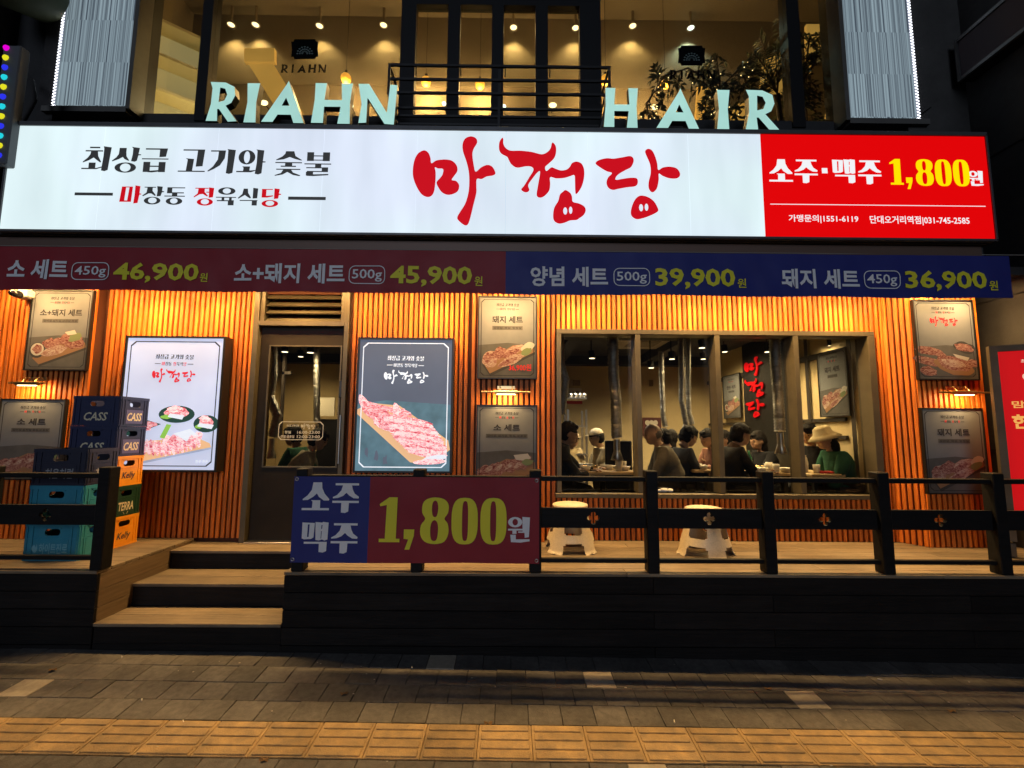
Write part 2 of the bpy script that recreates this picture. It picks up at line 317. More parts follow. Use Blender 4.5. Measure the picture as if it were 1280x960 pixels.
# ------------------------------------------------------------------ materials used by the place
M_black = mat('black_paint', (.009,.009,.0095), .55, spec=.25, noise=.4, ns=14, bump=.15, bs=60)
M_dark = mat('dark_render', (.022,.021,.02), .8, noise=.35, ns=3, bump=.3, bs=30)
M_bronze = mat('bronze_metal', (.115,.095,.06), .42, metal=.35, noise=.2, ns=6)
M_slat = mat('slat_wood', (.72,.185,.014), .55, noise=.42, ns=5, stretch=(6,6,.5), rnd=.26, bump=.2, bs=30)
M_back = mat('slat_backing', (.085,.022,.006), .8)
M_deck = mat('deck_wood', (.26,.195,.12), .62, noise=.35, ns=7, stretch=(.35,9,9), rnd=.2, bump=.45, bs=22, stain=.3)
M_fasc = mat('stained_board', (.011,.009,.008), .7, spec=.2, noise=.4, ns=6, stretch=(.3,6,6), rnd=.5, bump=.6, bs=18, stain=.4)
M_side = mat('side_board', (.17,.115,.065), .62, noise=.35, ns=7, stretch=(6,.35,6), rnd=.2, bump=.3, bs=22)
M_ground = mat('joint_mortar', (.05,.043,.036), .95, noise=.4, ns=20, bump=.4, bs=80)
M_pave = mat('paver_concrete', (.145,.135,.125), .8, noise=.28, ns=26, rnd=.2, stain=.4, bump=.35, bs=160)
M_pale = mat('pale_paver', (.42,.37,.29), .8, noise=.2, ns=26, rnd=.08, bump=.3, bs=160)
M_tact = mat('tactile_yellow', (.50,.325,.13), .68, noise=.3, ns=11, rnd=.18, stain=.35, bump=.5, bs=120, ncol=(.33,.235,.125))
M_road = mat('asphalt', (.045,.045,.047), .9, noise=.4, ns=30, bump=.5, bs=90)

# ------------------------------------------------------------------ ground
g = MB(); xs = [-40,-12,-6,0,6,12,40]; ys = [-14,-6,0,2,3,4,6,12]
z_of = lambda x, y: gz(max(-12, min(12, x)), max(0, y))-.014 if y > -6 else gz(max(-12, min(12, x)), 0)-.15
for j in range(len(ys)-1):
    for i in range(len(xs)-1):
        g.add([(xs[a], ys[b], z_of(xs[a], ys[b])) for a, b in ((i,j),(i+1,j),(i+1,j+1),(i,j+1))], [(0,1,2,3)], 1 if ys[j] < -6 else 0)
pave = tag(g.build('pavement', [M_ground, M_road]), kind='structure')
def tilt(mb): mb.v = [(v[0], v[1], v[2]+GA*v[1]+GB*v[0]) for v in mb.v]; return mb
RW = .1835
pm = tilt(MB().box(-.0985,.0985,-.0900,.0900,-.03,0,bev=.0025)).build('paver', M_pave, pave, loc=(0,0,-5), local=True)
pm2 = tilt(MB().box(-.0985,.0985,-.0900,.0900,-.03,0,bev=.0025)).build('paver', M_pale, pave, loc=(0,0,-5), local=True)
pales = [G(44,859,-.0), G(558,829,0), G(753,849,-.03), G(1012,878,-.04), G(795,960,-.07)]
rows = [(2.575-RW/2-.002, 0)] + [(2.85+RW*(i+.5), 1+i) for i in range(4)]
pn = 0
for yc, ri in rows:
    xw = 3.1 if ri == 0 else 4.3
    x = -xw + (.1 if ri % 2 else .0) + .03
    while x < xw:
        pale = any(abs(q.x-x) < .1 and abs(q.y-yc) < .092 for q in pales)
        src = pm2 if pale else pm
        c = inst(src, 'paver', (x, yc, gz(x, yc)+random.uniform(-.0018,.0018)), pave)
        c.rotation_euler = (random.uniform(-.011,.011), random.uniform(-.011,.011), random.uniform(-.010,.010))
        if pale: c['label'] = 'pale sand coloured paver'
        x += .2
tb = MB(); tb.box(-.148,.148,-.134,.134,-.03,0,bev=.003)
for k in range(4):
    yy = -.1005+k*.067
    tb.box(-.134,.134,yy-.0245,yy+.0245,-.002,.006,bev=.005)
tt = tilt(tb).build('tactile_block', M_tact, pave, loc=(0,0,-5), local=True)
for i in range(-13, 14):
    x = .142+.2982*(i-.5); inst(tt, 'tactile_block', (x, 2.711, gz(x, 2.711)+.002+random.uniform(-.001,.0015)), pave)
for o in (pm, pm2, tt): bpy.data.objects.remove(o)

# ------------------------------------------------------------------ deck and steps
XL = W(119,750,YF).x; XRt = W(353.5,750,YF).x
z1 = W(235,779.5,YF).z; Y2 = G(258,758,z1).y; z2 = W(280,729.7,Y2).z; Y3 = G(290,711.3,z2).y; z3 = W(290,688.3,Y3).z
deck = thing('wooden_deck', ((XL+XRt)/2, YF, 0), 'timber deck with black stained front boards and three steps up to the shop door', 'deck')
def plank(x0, x1, y0, y1, z, t=.024, m=M_deck, name='plank', over=0):
    MB().box(x0+.0015, x1-.0015, y0+.0025, y1-.0025, z-t, z, bev=.003).build(name, m, deck, loc=((x0+x1)/2, (y0+y1)/2, z))
npl = 8; pw = (YW+.02-YF)/npl
for sx0, sx1, jo in ((-6.2, XL, -4.7), (XRt, 6.5, .9)):
    for k in range(npl):
        j = jo + (1.2 if k % 2 else 0) + (k*.37) % .5
        y0 = YF-.012+k*pw; cuts = [sx0, j, sx1] if sx0 < j < sx1 else [sx0, sx1]
        if sx1 > 5: cuts = [sx0, j, j+2.4, sx1]
        for a, b in zip(cuts, cuts[1:]): plank(a, b, y0, y0+pw, ZD)
for (ya, yb, zz, n) in ((YF-.008, Y2, z1, 2), (Y2-.008, Y3, z2, 2), (Y3-.008, YW+.02, z3, 3)):
    d = (yb-ya)/n
    for k in range(n): plank(XL+.002, XRt-.002, ya+k*d, ya+(k+1)*d, zz, name='step_tread')
for (yy, za, zb) in ((YF+.008, -.05, z1-.024), (Y2+.008, z1, z2-.024), (Y3+.008, z2, z3-.024)):
    n = 2 if za < 0 else 1; d = (zb-za)/n
    for k in range(n): MB().box(XL+.003, XRt-.003, yy, yy+.02, za+k*d+.001, za+(k+1)*d-.001, bev=.002).build('riser', M_fasc, deck, loc=(XL+.6, yy, za+k*d))
hb = (ZD-.026+.06)/5
for sx0, sx1 in ((-6.2, XL), (XRt, 6.5)):
    for k in range(5):
        za = -.06+k*hb
        cuts = [sx0, sx1] if sx1 < 0 else [sx0, 1.1+(k % 2)*.9, 4.0-(k % 2)*.5, sx1]
        for a, b in zip(cuts, cuts[1:]):
            MB().box(a+.001, b-.001, YF, YF+.022, za+.002, za+hb-.002, bev=.003).build('front_board', M_fasc, deck, loc=((a+b)/2, YF, za))
for k in range(5):     # cheeks of the stair opening
    za = -.06+k*hb
    MB().box(XL-.022, XL, YF+.024, Y3+.9, za+.0015, za+hb-.0015, bev=.002).build('side_board', M_side, deck, loc=(XL, YF+.5, za))
    MB().box(XRt, XRt+.022, YF+.024, Y3+.9, za+.0015, za+hb-.0015, bev=.002).build('side_board', M_side, deck, loc=(XRt, YF+.5, za))

# ------------------------------------------------------------------ ground-floor front
ZT = 3.16
Xd0, Xd1 = W(318,410,YW).x, W(437,410,YW).x
Xw0, Xw1, Zw0, Zw1 = R(697,414,1096,617,YW)
Xc = W(1113,550,YW).x; YP = 4.42; Xp0 = W(1152,560,YP).x; Xp1 = W(1239,560,YP).x
piers = [(W(27,420,YW-.09).x, W(117,420,YW-.09).x), (W(588,470,YW-.09).x, W(682,470,YW-.09).x)]
wall = thing('slat_wall', (0, YW, ZD), 'shop front wall clad in vertical orange-brown timber slats', 'wall')
bk = MB(); t = .12; ya = YW+.03; yb = YW+.15
bk.box(-6, Xd0, ya, yb, ZD-.3, ZT); bk.box(Xd1, Xw0, ya, yb, ZD-.3, ZT); bk.box(Xw0, Xw1, ya, yb, Zw1, ZT); bk.box(Xw0, Xw1, ya, yb, ZD-.3, Zw0); bk.box(Xw1, Xc+.05, ya, yb, ZD-.3, ZT)
bk.box(Xd0, Xd1, ya, yb, W(380,367,YW).z, ZT)
for a, b in piers: bk.box(a+.01, b-.01, YW-.062, YW+.029, ZD-.02, ZT)
bk.box(Xp0, Xp1, YP+.03, YW+.4, ZD-.02, ZT)
a0, a1 = Vector((Xc, YW, 0)), Vector((Xp0, YP, 0)); dn = (a1-a0).normalized(); nn = Vector((dn.y, -dn.x, 0))
bb = a0-nn*.03; cc = a1-nn*.03
bk.add([(bb.x,bb.y,ZD-.02),(cc.x,cc.y,ZD-.02),(cc.x,cc.y,ZT),(bb.x,bb.y,ZT)], [(0,1,2,3)])
bk.build('backing', M_back, wall)
SP, SWd = .0525, .033
def slat_src(z0, z1, side_only=False):
    return MB().box(-SWd/2, SWd/2, 0, .0295, z0-ZD, z1-ZD, bev=.003).build('slat', M_slat, wall, loc=(0,YW,ZD), local=True)
full = slat_src(ZD+.002, ZT); top = slat_src(Zw1+.002, ZT); low = slat_src(ZD+.002, Zw0-.002)
n = int((Xc+5.4)/SP)
for i in range(n):
    x = -5.35+SP*(i+.5)
    if Xd0-.02 < x < Xd1+.02: continue
    if any(a-.015 < x < b+.015 for a, b in piers): continue
    if Xw0-.01 < x < Xw1+.01:
        inst(top, 'slat', (x, 0, 0), wall); inst(low, 'slat', (x, 0, 0), wall); continue
    inst(full, 'slat', (x, 0, 0), wall)
for a, b in piers:
    k = round((b-a)/SP); d = (b-a)/k
    for i in range(k): inst(full, 'slat', (a+d*(i+.5), -.0915, 0), wall)
k = round((a1-a0).length/SP); 
for i in range(k):
    p = a0.lerp(a1, (i+.5)/k); c = inst(full, 'slat', (p.x, p.y-YW, 0), wall); c.rotation_euler.z = math.atan2(dn.y, dn.x)
k = round((Xp1-Xp0)/SP)
for i in range(k): inst(full, 'slat', (Xp0+(Xp1-Xp0)*(i+.5)/k, YP-YW, 0), wall)
for o in (full, top, low): bpy.data.objects.remove(o)
# mounting strip that hides cable ends at the foot of the wall
# eave over the front, with the lamps that light the wall
eave = thing('eave', (0, 4.3, ZT), 'dark boxed eave between the slat wall and the long lit sign', 'eave')
e = MB(); e.box(-6, 5.2, 4.16, YW+.2, ZT, ZT+.08); e.build('soffit', M_dark, eave)
zb0, zb1 = W(640,310,4.1).z, W(640,296,4.1).z
MB().box(-6, 4.45, 4.13, 4.5, zb0-.1, zb1-.035, bev=.004).build('trim', mat('brown_trim', (.16,.10,.075), .5, metal=.3), eave)
MB().box(-6, 4.5, 4.09, 4.5, zb1-.03, zb1+.0, bev=.004).build('trim', M_dark, eave)
M_lamp = emat('warm_lamp', (1,.62,.24), 9)
lampx = [W(px, 372, YW).x for px in (-45, 78, 205, 278, 378, 548, 636, 722, 868, 935, 1045, 1128)] + [W(1190,372,YP).x]
for i, x in enumerate(lampx):
    yl = (YW-.23) if i < 12 else YP-.21
    if abs(x-(piers[1][0]+piers[1][1])/2) < .4 or abs(x-(piers[0][0]+piers[0][1])/2) < .35: yl = YW-.34
    lt = MB(); lt.lathe([(.0,0),(.04,0),(.045,-.03),(.038,-.03)], (x, yl, ZT-.002), 14, 0); lt.lathe([(.037,-.026),(0,-.026)], (x, yl, ZT-.002), 14, 1)
    o = lt.build('eave_lamp', [M_bronze, M_lamp], eave, loc=(x, yl, ZT))
    L_ = bpy.data.lights.new('eave_light', 'SPOT'); L_.energy = 58*random.uniform(.7,1.25); L_.color = (1,.60,.22); L_.spot_size = math.radians(136); L_.spot_blend = 1; L_.shadow_soft_size = .035
    lo = bpy.data.objects.new('eave_light', L_); COL.objects.link(lo); lo.parent = eave; lo.location = Vector((x, yl, ZT-.05))-world_loc(eave)
    lo.rotation_euler = (math.radians(-3), 0, 0)

for (xa_, xb_, y_) in ((-5.3, Xc+.1, YW-.33), (Xp0-.05, Xp1, YP-.24)):  # linear lamps added out of sight under the eave to even the wall light
    sb_ = MB(); sb_.box(xa_, xb_, y_-.02, y_+.02, ZT-.018, ZT-.001, 0); sb_.box(xa_, xb_, y_-.012, y_+.012, ZT-.022, ZT-.0185, 1); sb_.build('added_strip_lamp', [M_bronze, M_lamp], eave)
    L_ = bpy.data.lights.new('added_strip_light', 'AREA'); L_.shape = 'RECTANGLE'; L_.size = xb_-xa_; L_.size_y = .03; L_.energy = 19*(xb_-xa_); L_.color = (1,.60,.22)
    lo = bpy.data.objects.new('added_strip_light', L_); COL.objects.link(lo); lo.parent = eave; lo.location = Vector(((xa_+xb_)/2, y_, ZT-.03))-world_loc(eave); lo.rotation_euler = (math.radians(10), 0, 0)

# ------------------------------------------------------------------ window and door
M_glass = glassmat('window_glass', (.80,.78,.74))
win = thing('shop_window', ((Xw0+Xw1)/2, YW, Zw0), 'four pane shop window in a deep bronze frame with diners behind it', 'window')
fr = MB(); fd0, fd1 = YW-.03, YW+.15
fr.box(Xw0-.012, Xw1+.012, fd0, fd1, Zw1-.045, Zw1+.005, bev=.003)
fr.box(Xw0-.012, Xw0+.035, fd0, fd1, Zw0, Zw1-.046, bev=.003); fr.box(Xw1-.06, Xw1+.012, fd0, fd1, Zw0, Zw1-.046, bev=.003)
fr.build('window_frame', M_bronze, win)
MB().box(Xw0-.03, Xw1+.03, YW-.055, YW+.16, Zw0-.045, Zw0+.0, bev=.004).build('window_sill', M_bronze, win)
mxs = [W(px,500,YW).x for px in (798,898,997)]
for mx in mxs: MB().box(mx-.026, mx+.026, fd0+.004, fd1, Zw0+.001, Zw1-.046, bev=.003).build('mullion', M_bronze, win)
ed = [Xw0+.036]+sum([[m-.027, m+.027] for m in mxs], [])+[Xw1-.061]
for i in range(4): MB().box(ed[2*i], ed[2*i+1], YW+.12, YW+.126, Zw0+.002, Zw1-.047).build('window_pane', M_glass, win)

door = thing('shop_door', ((Xd0+Xd1)/2, YW, z3), 'bronze framed entrance door with tall glass panel and louvre above', 'door')
zl0, zl1 = W(380,402,YW).z, W(380,364,YW).z; zh = W(380,408,YW).z; zh2 = W(380,417,YW).z
f = MB(); f.box(Xd0, Xd0+.055, YW-.03, YW+.14, z3, zl1, bev=.003); f.box(Xd1-.045, Xd1, YW-.03, YW+.14, z3, zl1, bev=.003); f.box(Xd0+.056, Xd1-.046, YW-.028, YW+.14, zh, zl0, bev=.003)
f.build('door_frame', M_bronze, door)
for k in range(4):
    zz = zl0+(zl1-zl0)*(k+.5)/4
    MB().box(Xd0+.11, Xd1-.1, -.06, .06, -.006, .006, M=Matrix.Translation((0, YW+.05, zz)) @ Matrix.Rotation(math.radians(38), 4, 'X')).build('louvre_blade', M_bronze, door)
MB().box(Xd0+.057, Xd1-.047, YW+.12, YW+.13, zl0, zl1).build('louvre_back', M_dark, door)
lv = MB(); lv.box(Xd0+.057, Xd0+.1, YW-.01, YW+.1, zl0, zl1); lv.box(Xd1-.09, Xd1-.047, YW-.01, YW+.1, zl0, zl1); lv.build('louvre_frame', M_bronze, door)
gx0, gx1, gz0, gz1 = R(335,433.5,423.5,583,YW+.05); lx0, lx1 = Xd0+.058, Xd1-.048; YD = YW+.035
lf = MB(); lf.poly([[(lx0,z3+.01),(lx1,z3+.01),(lx1,zh-.003),(lx0,zh-.003)], [(gx0,gz0),(gx0,gz1),(gx1,gz1),(gx1,gz0)]], YD, .045)
M_doorm = mat('door_metal', (.026,.019,.012), .5, spec=.2, metal=.2, noise=.2, ns=5)
leaf = lf.build('door_leaf', M_doorm, door)
MB().box(gx0-.01, gx1+.01, YD+.02, YD+.026, gz0-.01, gz1+.01).build('glass', M_glass, leaf)
bd = MB()
for a in ((gx0-.014,gx1+.014,gz1,gz1+.012),(gx0-.014,gx1+.014,gz0-.012,gz0),(gx0-.014,gx0,gz0,gz1),(gx1,gx1+.014,gz0,gz1)): bd.box(a[0],a[1],YD-.008,YD+.004,a[2],a[3])
bd.build('glass_bead', M_bronze, leaf)
hx = W(427.5,540,YD).x; M_steel = mat('brushed_steel', (.55,.53,.5), .3, metal=1, noise=.15, ns=20, stretch=(1,1,.1))
MB().tube([(hx, YD-.06, W(427,579,YD).z), (hx, YD-.06, W(427,519,YD).z)], .013, 10).tube([(hx,YD,W(427,572,YD).z),(hx,YD-.06,W(427,572,YD).z)], .008).tube([(hx,YD,W(427,526,YD).z),(hx,YD-.06,W(427,526,YD).z)], .008).build('handle', M_steel, leaf)
k0 = R(423.5,475,430.5,497,YD-.03); MB().box(k0[0],k0[1],YD-.03,YD-.001,k0[2],k0[3],bev=.006).build('lock', mat('lock_black', (.02,.02,.022), .25), leaf)
MB().box(lx0, lx1, YW-.05, YW+.12, z3-.002, z3+.012, bev=.003).build('threshold', M_steel, door)
# opening-hours lettering on the door glass
tx = MB(); yy = YD+.017
q = R(348,527,404,550,yy)
def rbox(mb, b, t, y, mi=0):
    X0, X1, Z0, Z1 = b; c = min(X1-X0, Z1-Z0)*.16
    o = [(X0+c,Z0),(X1-c,Z0),(X1,Z0+c),(X1,Z1-c),(X1-c,Z1),(X0+c,Z1),(X0,Z1-c),(X0,Z0+c)]
    X0+=t; X1-=t; Z0+=t; Z1-=t; i_ = [(X0+c,Z0),(X1-c,Z0),(X1,Z0+c),(X1,Z1-c),(X1-c,Z1),(X0+c,Z1),(X0,Z1-c),(X0,Z0+c)]
    mb.poly([o, i_], y, 0, mi)
def fr_(b, u0, v0, u1, v1): return (b[0]+(b[1]-b[0])*u0, b[0]+(b[1]-b[0])*u1, b[3]-(b[3]-b[2])*v1, b[3]-(b[3]-b[2])*v0)
rbox(tx, q, .006, yy)
text(tx, '최상급 고기와 숯불', fr_(q,.18,.16,.45,.28), yy, .01); glyphs(tx, LOGO, fr_(q,.5,.1,.82,.42), yy)
text(tx, '평일', fr_(q,.14,.5,.28,.66), yy); text(tx, '16:00-23:00', fr_(q,.42,.5,.93,.66), yy, .01)
text(tx, '주말·공휴일', fr_(q,.06,.74,.36,.9), yy); text(tx, '12:00-23:00', fr_(q,.42,.74,.93,.9), yy, .01)
M_vinylw = mat('white_vinyl', (.75,.72,.62), .5)
tx.build('lettering', M_vinylw, leaf)
# ------------------------------------------------------------------ the long lit sign
def seg_names(): pass
M_signw = emat('lit_white_acrylic', (.74,.83,.92), 1.02, noise=.12, ns=1.1, stretch=(2.2,1,.5))
nt_ = M_signw.node_tree; N_ = nt_.nodes; tc_ = N_.new('ShaderNodeTexCoord'); nz_ = N_.new('ShaderNodeTexNoise'); nz_.inputs['Scale'].default_value = .55; nz_.inputs['Detail'].default_value = 1; nt_.links.new(tc_.outputs['Object'], nz_.inputs['Vector'])
cr_ = N_.new('ShaderNodeValToRGB'); cr_.color_ramp.elements[0].position = .38; cr_.color_ramp.elements[0].color = (.70,.77,.90,1); cr_.color_ramp.elements[1].position = .6; cr_.color_ramp.elements[1].color = (.72,.87,.89,1)
nt_.links.new(nz_.outputs['Fac'], cr_.inputs[0]); nt_.links.new(cr_.outputs[0], N_['Principled BSDF'].inputs['Emission Color'])
M_signr = emat('lit_red_acrylic', (.74,.001,.002), .98)
M_ink = mat('black_vinyl', (.035,.036,.036), .5, em=(.035,.036,.036), es=.6)
M_redv = emat('lit_red_vinyl', (.62,.004,.012), .9)
M_whv = emat('lit_white_vinyl', (.85,.86,.88), 1.0)
M_yev = emat('lit_yellow_vinyl', (1,.78,.0), .95)
M_frame = mat('sign_frame', (.12,.12,.125), .45, metal=.5, noise=.2, ns=5)
sx0, sx1, sz0, sz1 = R(5,162.5,1238,294,YS)
sign = thing('long_shop_sign', ((sx0+sx1)/2, YS, sz0), 'long backlit shop sign with red calligraphy on white and a red price panel', 'sign')
xr = W(954,234,YS).x
jn = [sx0+.008]+[W(p_,234,YS).x for p_ in (124,268,402,520,632,735,862)]+[xr]
for a_, b_ in zip(jn, jn[1:]): MB().box(a_+.0012, b_-.0012, YS+.004, YS+.03, sz0+.01, sz1-.01).build('white_panel', M_signw, sign, loc=(0,YS,sz0))
MB().box(sx0+.008, xr, YS+.012, YS+.031, sz0+.011, sz1-.011).build('joint_strip', emat('joint_glow', (.45,.52,.58), .9), sign)
MB().box(xr+.0005, sx1-.008, YS+.003, YS+.03, sz0+.01, sz1-.01).build('red_panel', M_signr, sign)
cs = MB(); cs.box(sx0-.008, sx1+.008, YS+.031, YS+.34, sz0-.01, sz1+.012, bev=.004)
for a in ((sx0-.008,sx1+.008,sz1-.010,sz1+.030),(sx0-.008,sx1+.008,sz0-.014,sz0+.010),(sx0-.010,sx0+.009,sz0-.01,sz1+.01),(sx1-.009,sx1+.010,sz0-.01,sz1+.01)): cs.box(a[0],a[1],YS-.012,YS+.0305,a[2],a[3],bev=.003)
cs.build('casing', M_frame, sign)
yl = YS+.001
def Dbox(gl, ox, oy, s):
    b = bounds(gl); return (W(ox+b[0]/s, 225, YS).x, W(ox+b[2]/s, 225, YS).x, W(640, oy+b[3]/s+.012*(640-(ox+(b[0]+b[2])/2/s))*.9, YS).z, W(640, oy+b[1]/s+.012*(640-(ox+(b[0]+b[2])/2/s))*.9, YS).z)
tm = MB(); glyphs(tm, LINE1, Dbox(LINE1,90,170,7.529), yl, 0, 0)
b2 = Dbox(L2K,90,170,7.529); bs = bounds(L2K); glyphs(tm, L2K, b2, yl, 0, 0); tm.build('lettering', M_ink, sign)
tm = MB(); glyphs(tm, L2R, b2, yl, 0, 0, src=bs); tm.build('lettering', M_redv, sign)
for ch in (LOGO[:2], LOGO[2:4], LOGO[4:]):
    tm = MB(); glyphs(tm, ch, Dbox(ch,500,160,7.111), yl, 0, 0); tm.build('logo_character', M_redv, sign)
yr = YS+.0005
def SB(x0,y0,x1,y1,Y=YS): return R(x0,y0,x1,y1,Y)
tm = MB(); s_ = 1280/290
glyphs(tm, G_SO, SB(961,199,990.5,227), yr); glyphs(tm, G_JU, SB(993,199.5,1022,229), yr); tm.poly([[(a, b) for a, b in ((W(1027.5,215,YS).x, W(1027,216.5,YS).z),(W(1034.5,215,YS).x, W(1027,216.5,YS).z),(W(1034.5,215,YS).x, W(1027,210,YS).z),(W(1027.5,215,YS).x, W(1027,210,YS).z))]], yr)
tm.build('lettering', M_whv, sign); tm = MB(); glyphs(tm, G_MAEK, SB(1041,199,1069.5,229), yr); glyphs(tm, G_JU, SB(1072.5,200.5,1101.5,230.5), yr); glyphs(tm, G_WON, SB(1211,213.5,1229,232.5), yr)
tm.build('lettering', M_whv, sign); tm = MB(); q = SB(963,256,1232,256.9); tm.poly([[(q[0],q[2]),(q[1],q[2]),(q[1],q[3]),(q[0],q[3])]], yr)
text(tm, '가맹문의|1551-6119', SB(986,268.5,1073,279), yr, .016); tm.build('lettering', M_whv, sign); tm = MB(); text(tm, '단대오거리역점|031-745-2585', SB(1087.5,270,1212,281.5), yr, .016)
tm.build('lettering', M_whv, sign)
tm = MB(); glyphs(tm, G_18, SB(1112.5,199,1212,236.5), yr, 0, 0, eps=.0002); tm.build('lettering', M_yev, sign)

# ------------------------------------------------------------------ cloth banners
M_bred = mat('red_cloth_print', (.30,.008,.018), .6, noise=.08, ns=3); M_bblue = mat('blue_cloth_print', (.014,.022,.20), .6, noise=.08, ns=3)
M_pwh = mat('white_print', (.88,.89,.90), .6); M_pye = mat('yellow_print', (.88,.80,.03), .6)
M_rope = mat('rope', (.3,.28,.24), .8)
def cloth(name, b, split, Y, amp, label, par_label, depth=.0015):
    X0, X1, Z0, Z1 = b
    rip = lambda x, z: amp*(.9*math.sin(x*2.3+1)+.5*math.sin(x*5.1+z*5)+.45*math.sin(x*13-z*9)+.25*math.sin(x*29+z*14))*(.35+.65*(Z1-z)/(Z1-Z0))
    root = thing(name, ((X0+X1)/2, Y, Z0), label, 'banner')
    for (a, c, m, nm) in ((X0, split, 0, 'red_half'), (split, X1, 1, 'blue_half')):
        m_ = (M_bred, M_bblue)[m] if X1-X0 > 4 else (M_bblue, M_bred)[m]
        mb = MB(); nx = max(2, int((c-a)/.035)); nz = 8
        for s in (0, 1):
            vs = [(a+(c-a)*i/nx, Y+rip(a+(c-a)*i/nx, Z0+(Z1-Z0)*j/nz)+s*depth, Z0+(Z1-Z0)*j/nz-(.010 if X1-X0 > 4 else .005)*(1-j/nz)*abs(math.sin((a+(c-a)*i/nx)*1.9+.6))) for j in range(nz+1) for i in range(nx+1)]
            fs = [(j*(nx+1)+i, j*(nx+1)+i+1, (j+1)*(nx+1)+i+1, (j+1)*(nx+1)+i) for j in range(nz) for i in range(nx)]
            mb.add(vs, [f[::-1] for f in fs] if s else fs, 0, True)
        mb.build('fabric', m_, root)
    return root, rip
ux0, ux1, uz0, uz1 = R(-12,314,1263,366.5,4.12)
ub, rip = cloth('price_banner', (ux0,ux1,uz0,uz1), W(632,340,4.12).x, 4.12, .008, 'long red and blue price banner hanging under the lit sign', None)
def bar_box(x0,y0,x1,y1,Y):
    return R(x0,y0,x1,y1,Y)
tw = MB(); ty = MB()
def t_(mb, s, b, **k):
    text(mb, s, R(*b, 4.112), 4.113, **k)
for nm, nb, pill, pt, price, pb, wb in (('소 세트',(9,324,85,349),(89,328,137,350),'450g','46,900',(142,328.5,248,354),(249.5,341,259,352)),
    ('소+돼지 세트',(292,329,431,354),(436,332,481.5,355),'500g','45,900',(488,332.5,590,359),(593,345,603,357)),
    ('양념 세트',(663,333,760,358),(767,335,812.5,357.5),'500g','39,900',(819,335.5,919,362),(922,348,933,359.5)),
    ('돼지 세트',(977,336,1075,360.5),(1081,338,1126,360.5),'450g','36,900',(1132,338.5,1233,364.5),(1236,351,1247,363))):
    t_(tw, nm, nb, off=.028); pr = R(*pill, 4.112)
    X0,X1,Z0,Z1 = pr; th = .008
    def rr(X0,X1,Z0,Z1,r): return [(cx+r*math.cos(a), cz+r*math.sin(a)) for cx,cz,s in ((X1-r,Z1-r,0),(X0+r,Z1-r,1),(X0+r,Z0+r,2),(X1-r,Z0+r,3)) for a in [PI/2*(s+j/4) for j in range(5)]]
    tw.poly([rr(X0,X1,Z0,Z1,.055), rr(X0+th,X1-th,Z0+th,Z1-th,.047)], 4.112)
    t_(tw, pt, (pill[0]+4,pill[1]+4.5,pill[2]-4,pill[3]-3), off=.012); t_(ty, price, pb, off=.028); t_(ty, '원', wb, off=.015)
    for mb, m in ((tw, M_pwh), (ty, M_pye)):
        mb.v = [(v[0], v[1]+rip(v[0], v[2]), v[2]) for v in mb.v]; mb.build('lettering', m, ub)
    tw = MB(); ty = MB()
rp = MB(); rp.tube([(ux0,4.12,uz1+.006),(0,4.12,uz1+.004),(ux1+.25,4.14,uz1+.02)], .004, 5); rp.build('cord', M_rope, ub)

# ------------------------------------------------------------------ printed pictures
def pal(lit, e=1):
    k = 'lit_' if lit else ''
    f = (lambda n, c, **q: emat(k+n, c, e, **q)) if lit else (lambda n, c, **q: mat(n, c, .75, spec=.15, noise=q.get('noise', 0), ns=q.get('ns', 5)))
    return f
def meatmat(name, a, b, lit, e=.9):
    if name in MATS: return MATS[name]
    m = mat(name, a, .75, spec=.15); nt = m.node_tree; N = nt.nodes; L = nt.links; bs = N['Principled BSDF']
    tc = N.new('ShaderNodeTexCoord'); mp = N.new('ShaderNodeMapping'); L.new(tc.outputs['Object'], mp.inputs[0]); mp.inputs['Scale'].default_value = (1,1,2.2); mp.inputs['Rotation'].default_value = (0,.5,0)
    nz = N.new('ShaderNodeTexNoise'); nz.inputs['Scale'].default_value = 24; nz.inputs['Detail'].default_value = 8; nz.inputs['Roughness'].default_value = .7; nz.inputs['Distortion'].default_value = 1.6; L.new(mp.outputs[0], nz.inputs['Vector'])
    cr = N.new('ShaderNodeValToRGB'); cr.color_ramp.elements[0].position = .42; cr.color_ramp.elements[0].color = (*a,1); cr.color_ramp.elements[1].position = .57; cr.color_ramp.elements[1].color = (*b,1)
    L.new(nz.outputs['Fac'], cr.inputs[0]); L.new(cr.outputs[0], bs.inputs['Base Color'])
    if lit: L.new(cr.outputs[0], bs.inputs['Emission Color']); bs.inputs['Emission Strength'].default_value = e
    return m
PL = {}
for lit in (0, 1):
    f = pal(lit)
    PL[lit] = [f('poster_paper', (.56,.61,.80) if lit else (.165,.175,.19), noise=.18, ns=1.5) , f('print_ink', (.03,.03,.035)), f('print_red', (.62,.02,.03)), f('print_board', (.75,.45,.24) if lit else (.24,.14,.08)),
        meatmat('print_meat'+str(lit), (.46,.06,.10) if lit else (.13,.03,.03), (.86,.52,.58) if lit else (.34,.20,.17), lit), meatmat('print_fat'+str(lit), (.66,.20,.27) if lit else (.26,.13,.11), (.92,.76,.80) if lit else (.42,.34,.29), lit),
        f('print_plate', (.02,.055,.045) if lit else (.05,.05,.05)), f('print_green', (.25,.5,.08) if lit else (.16,.2,.1)), f('print_white', (.72,.78,.88) if lit else (.42,.40,.36)),
        f('print_shade', (.36,.42,.58) if lit else (.09,.09,.09), noise=.25, ns=4)]
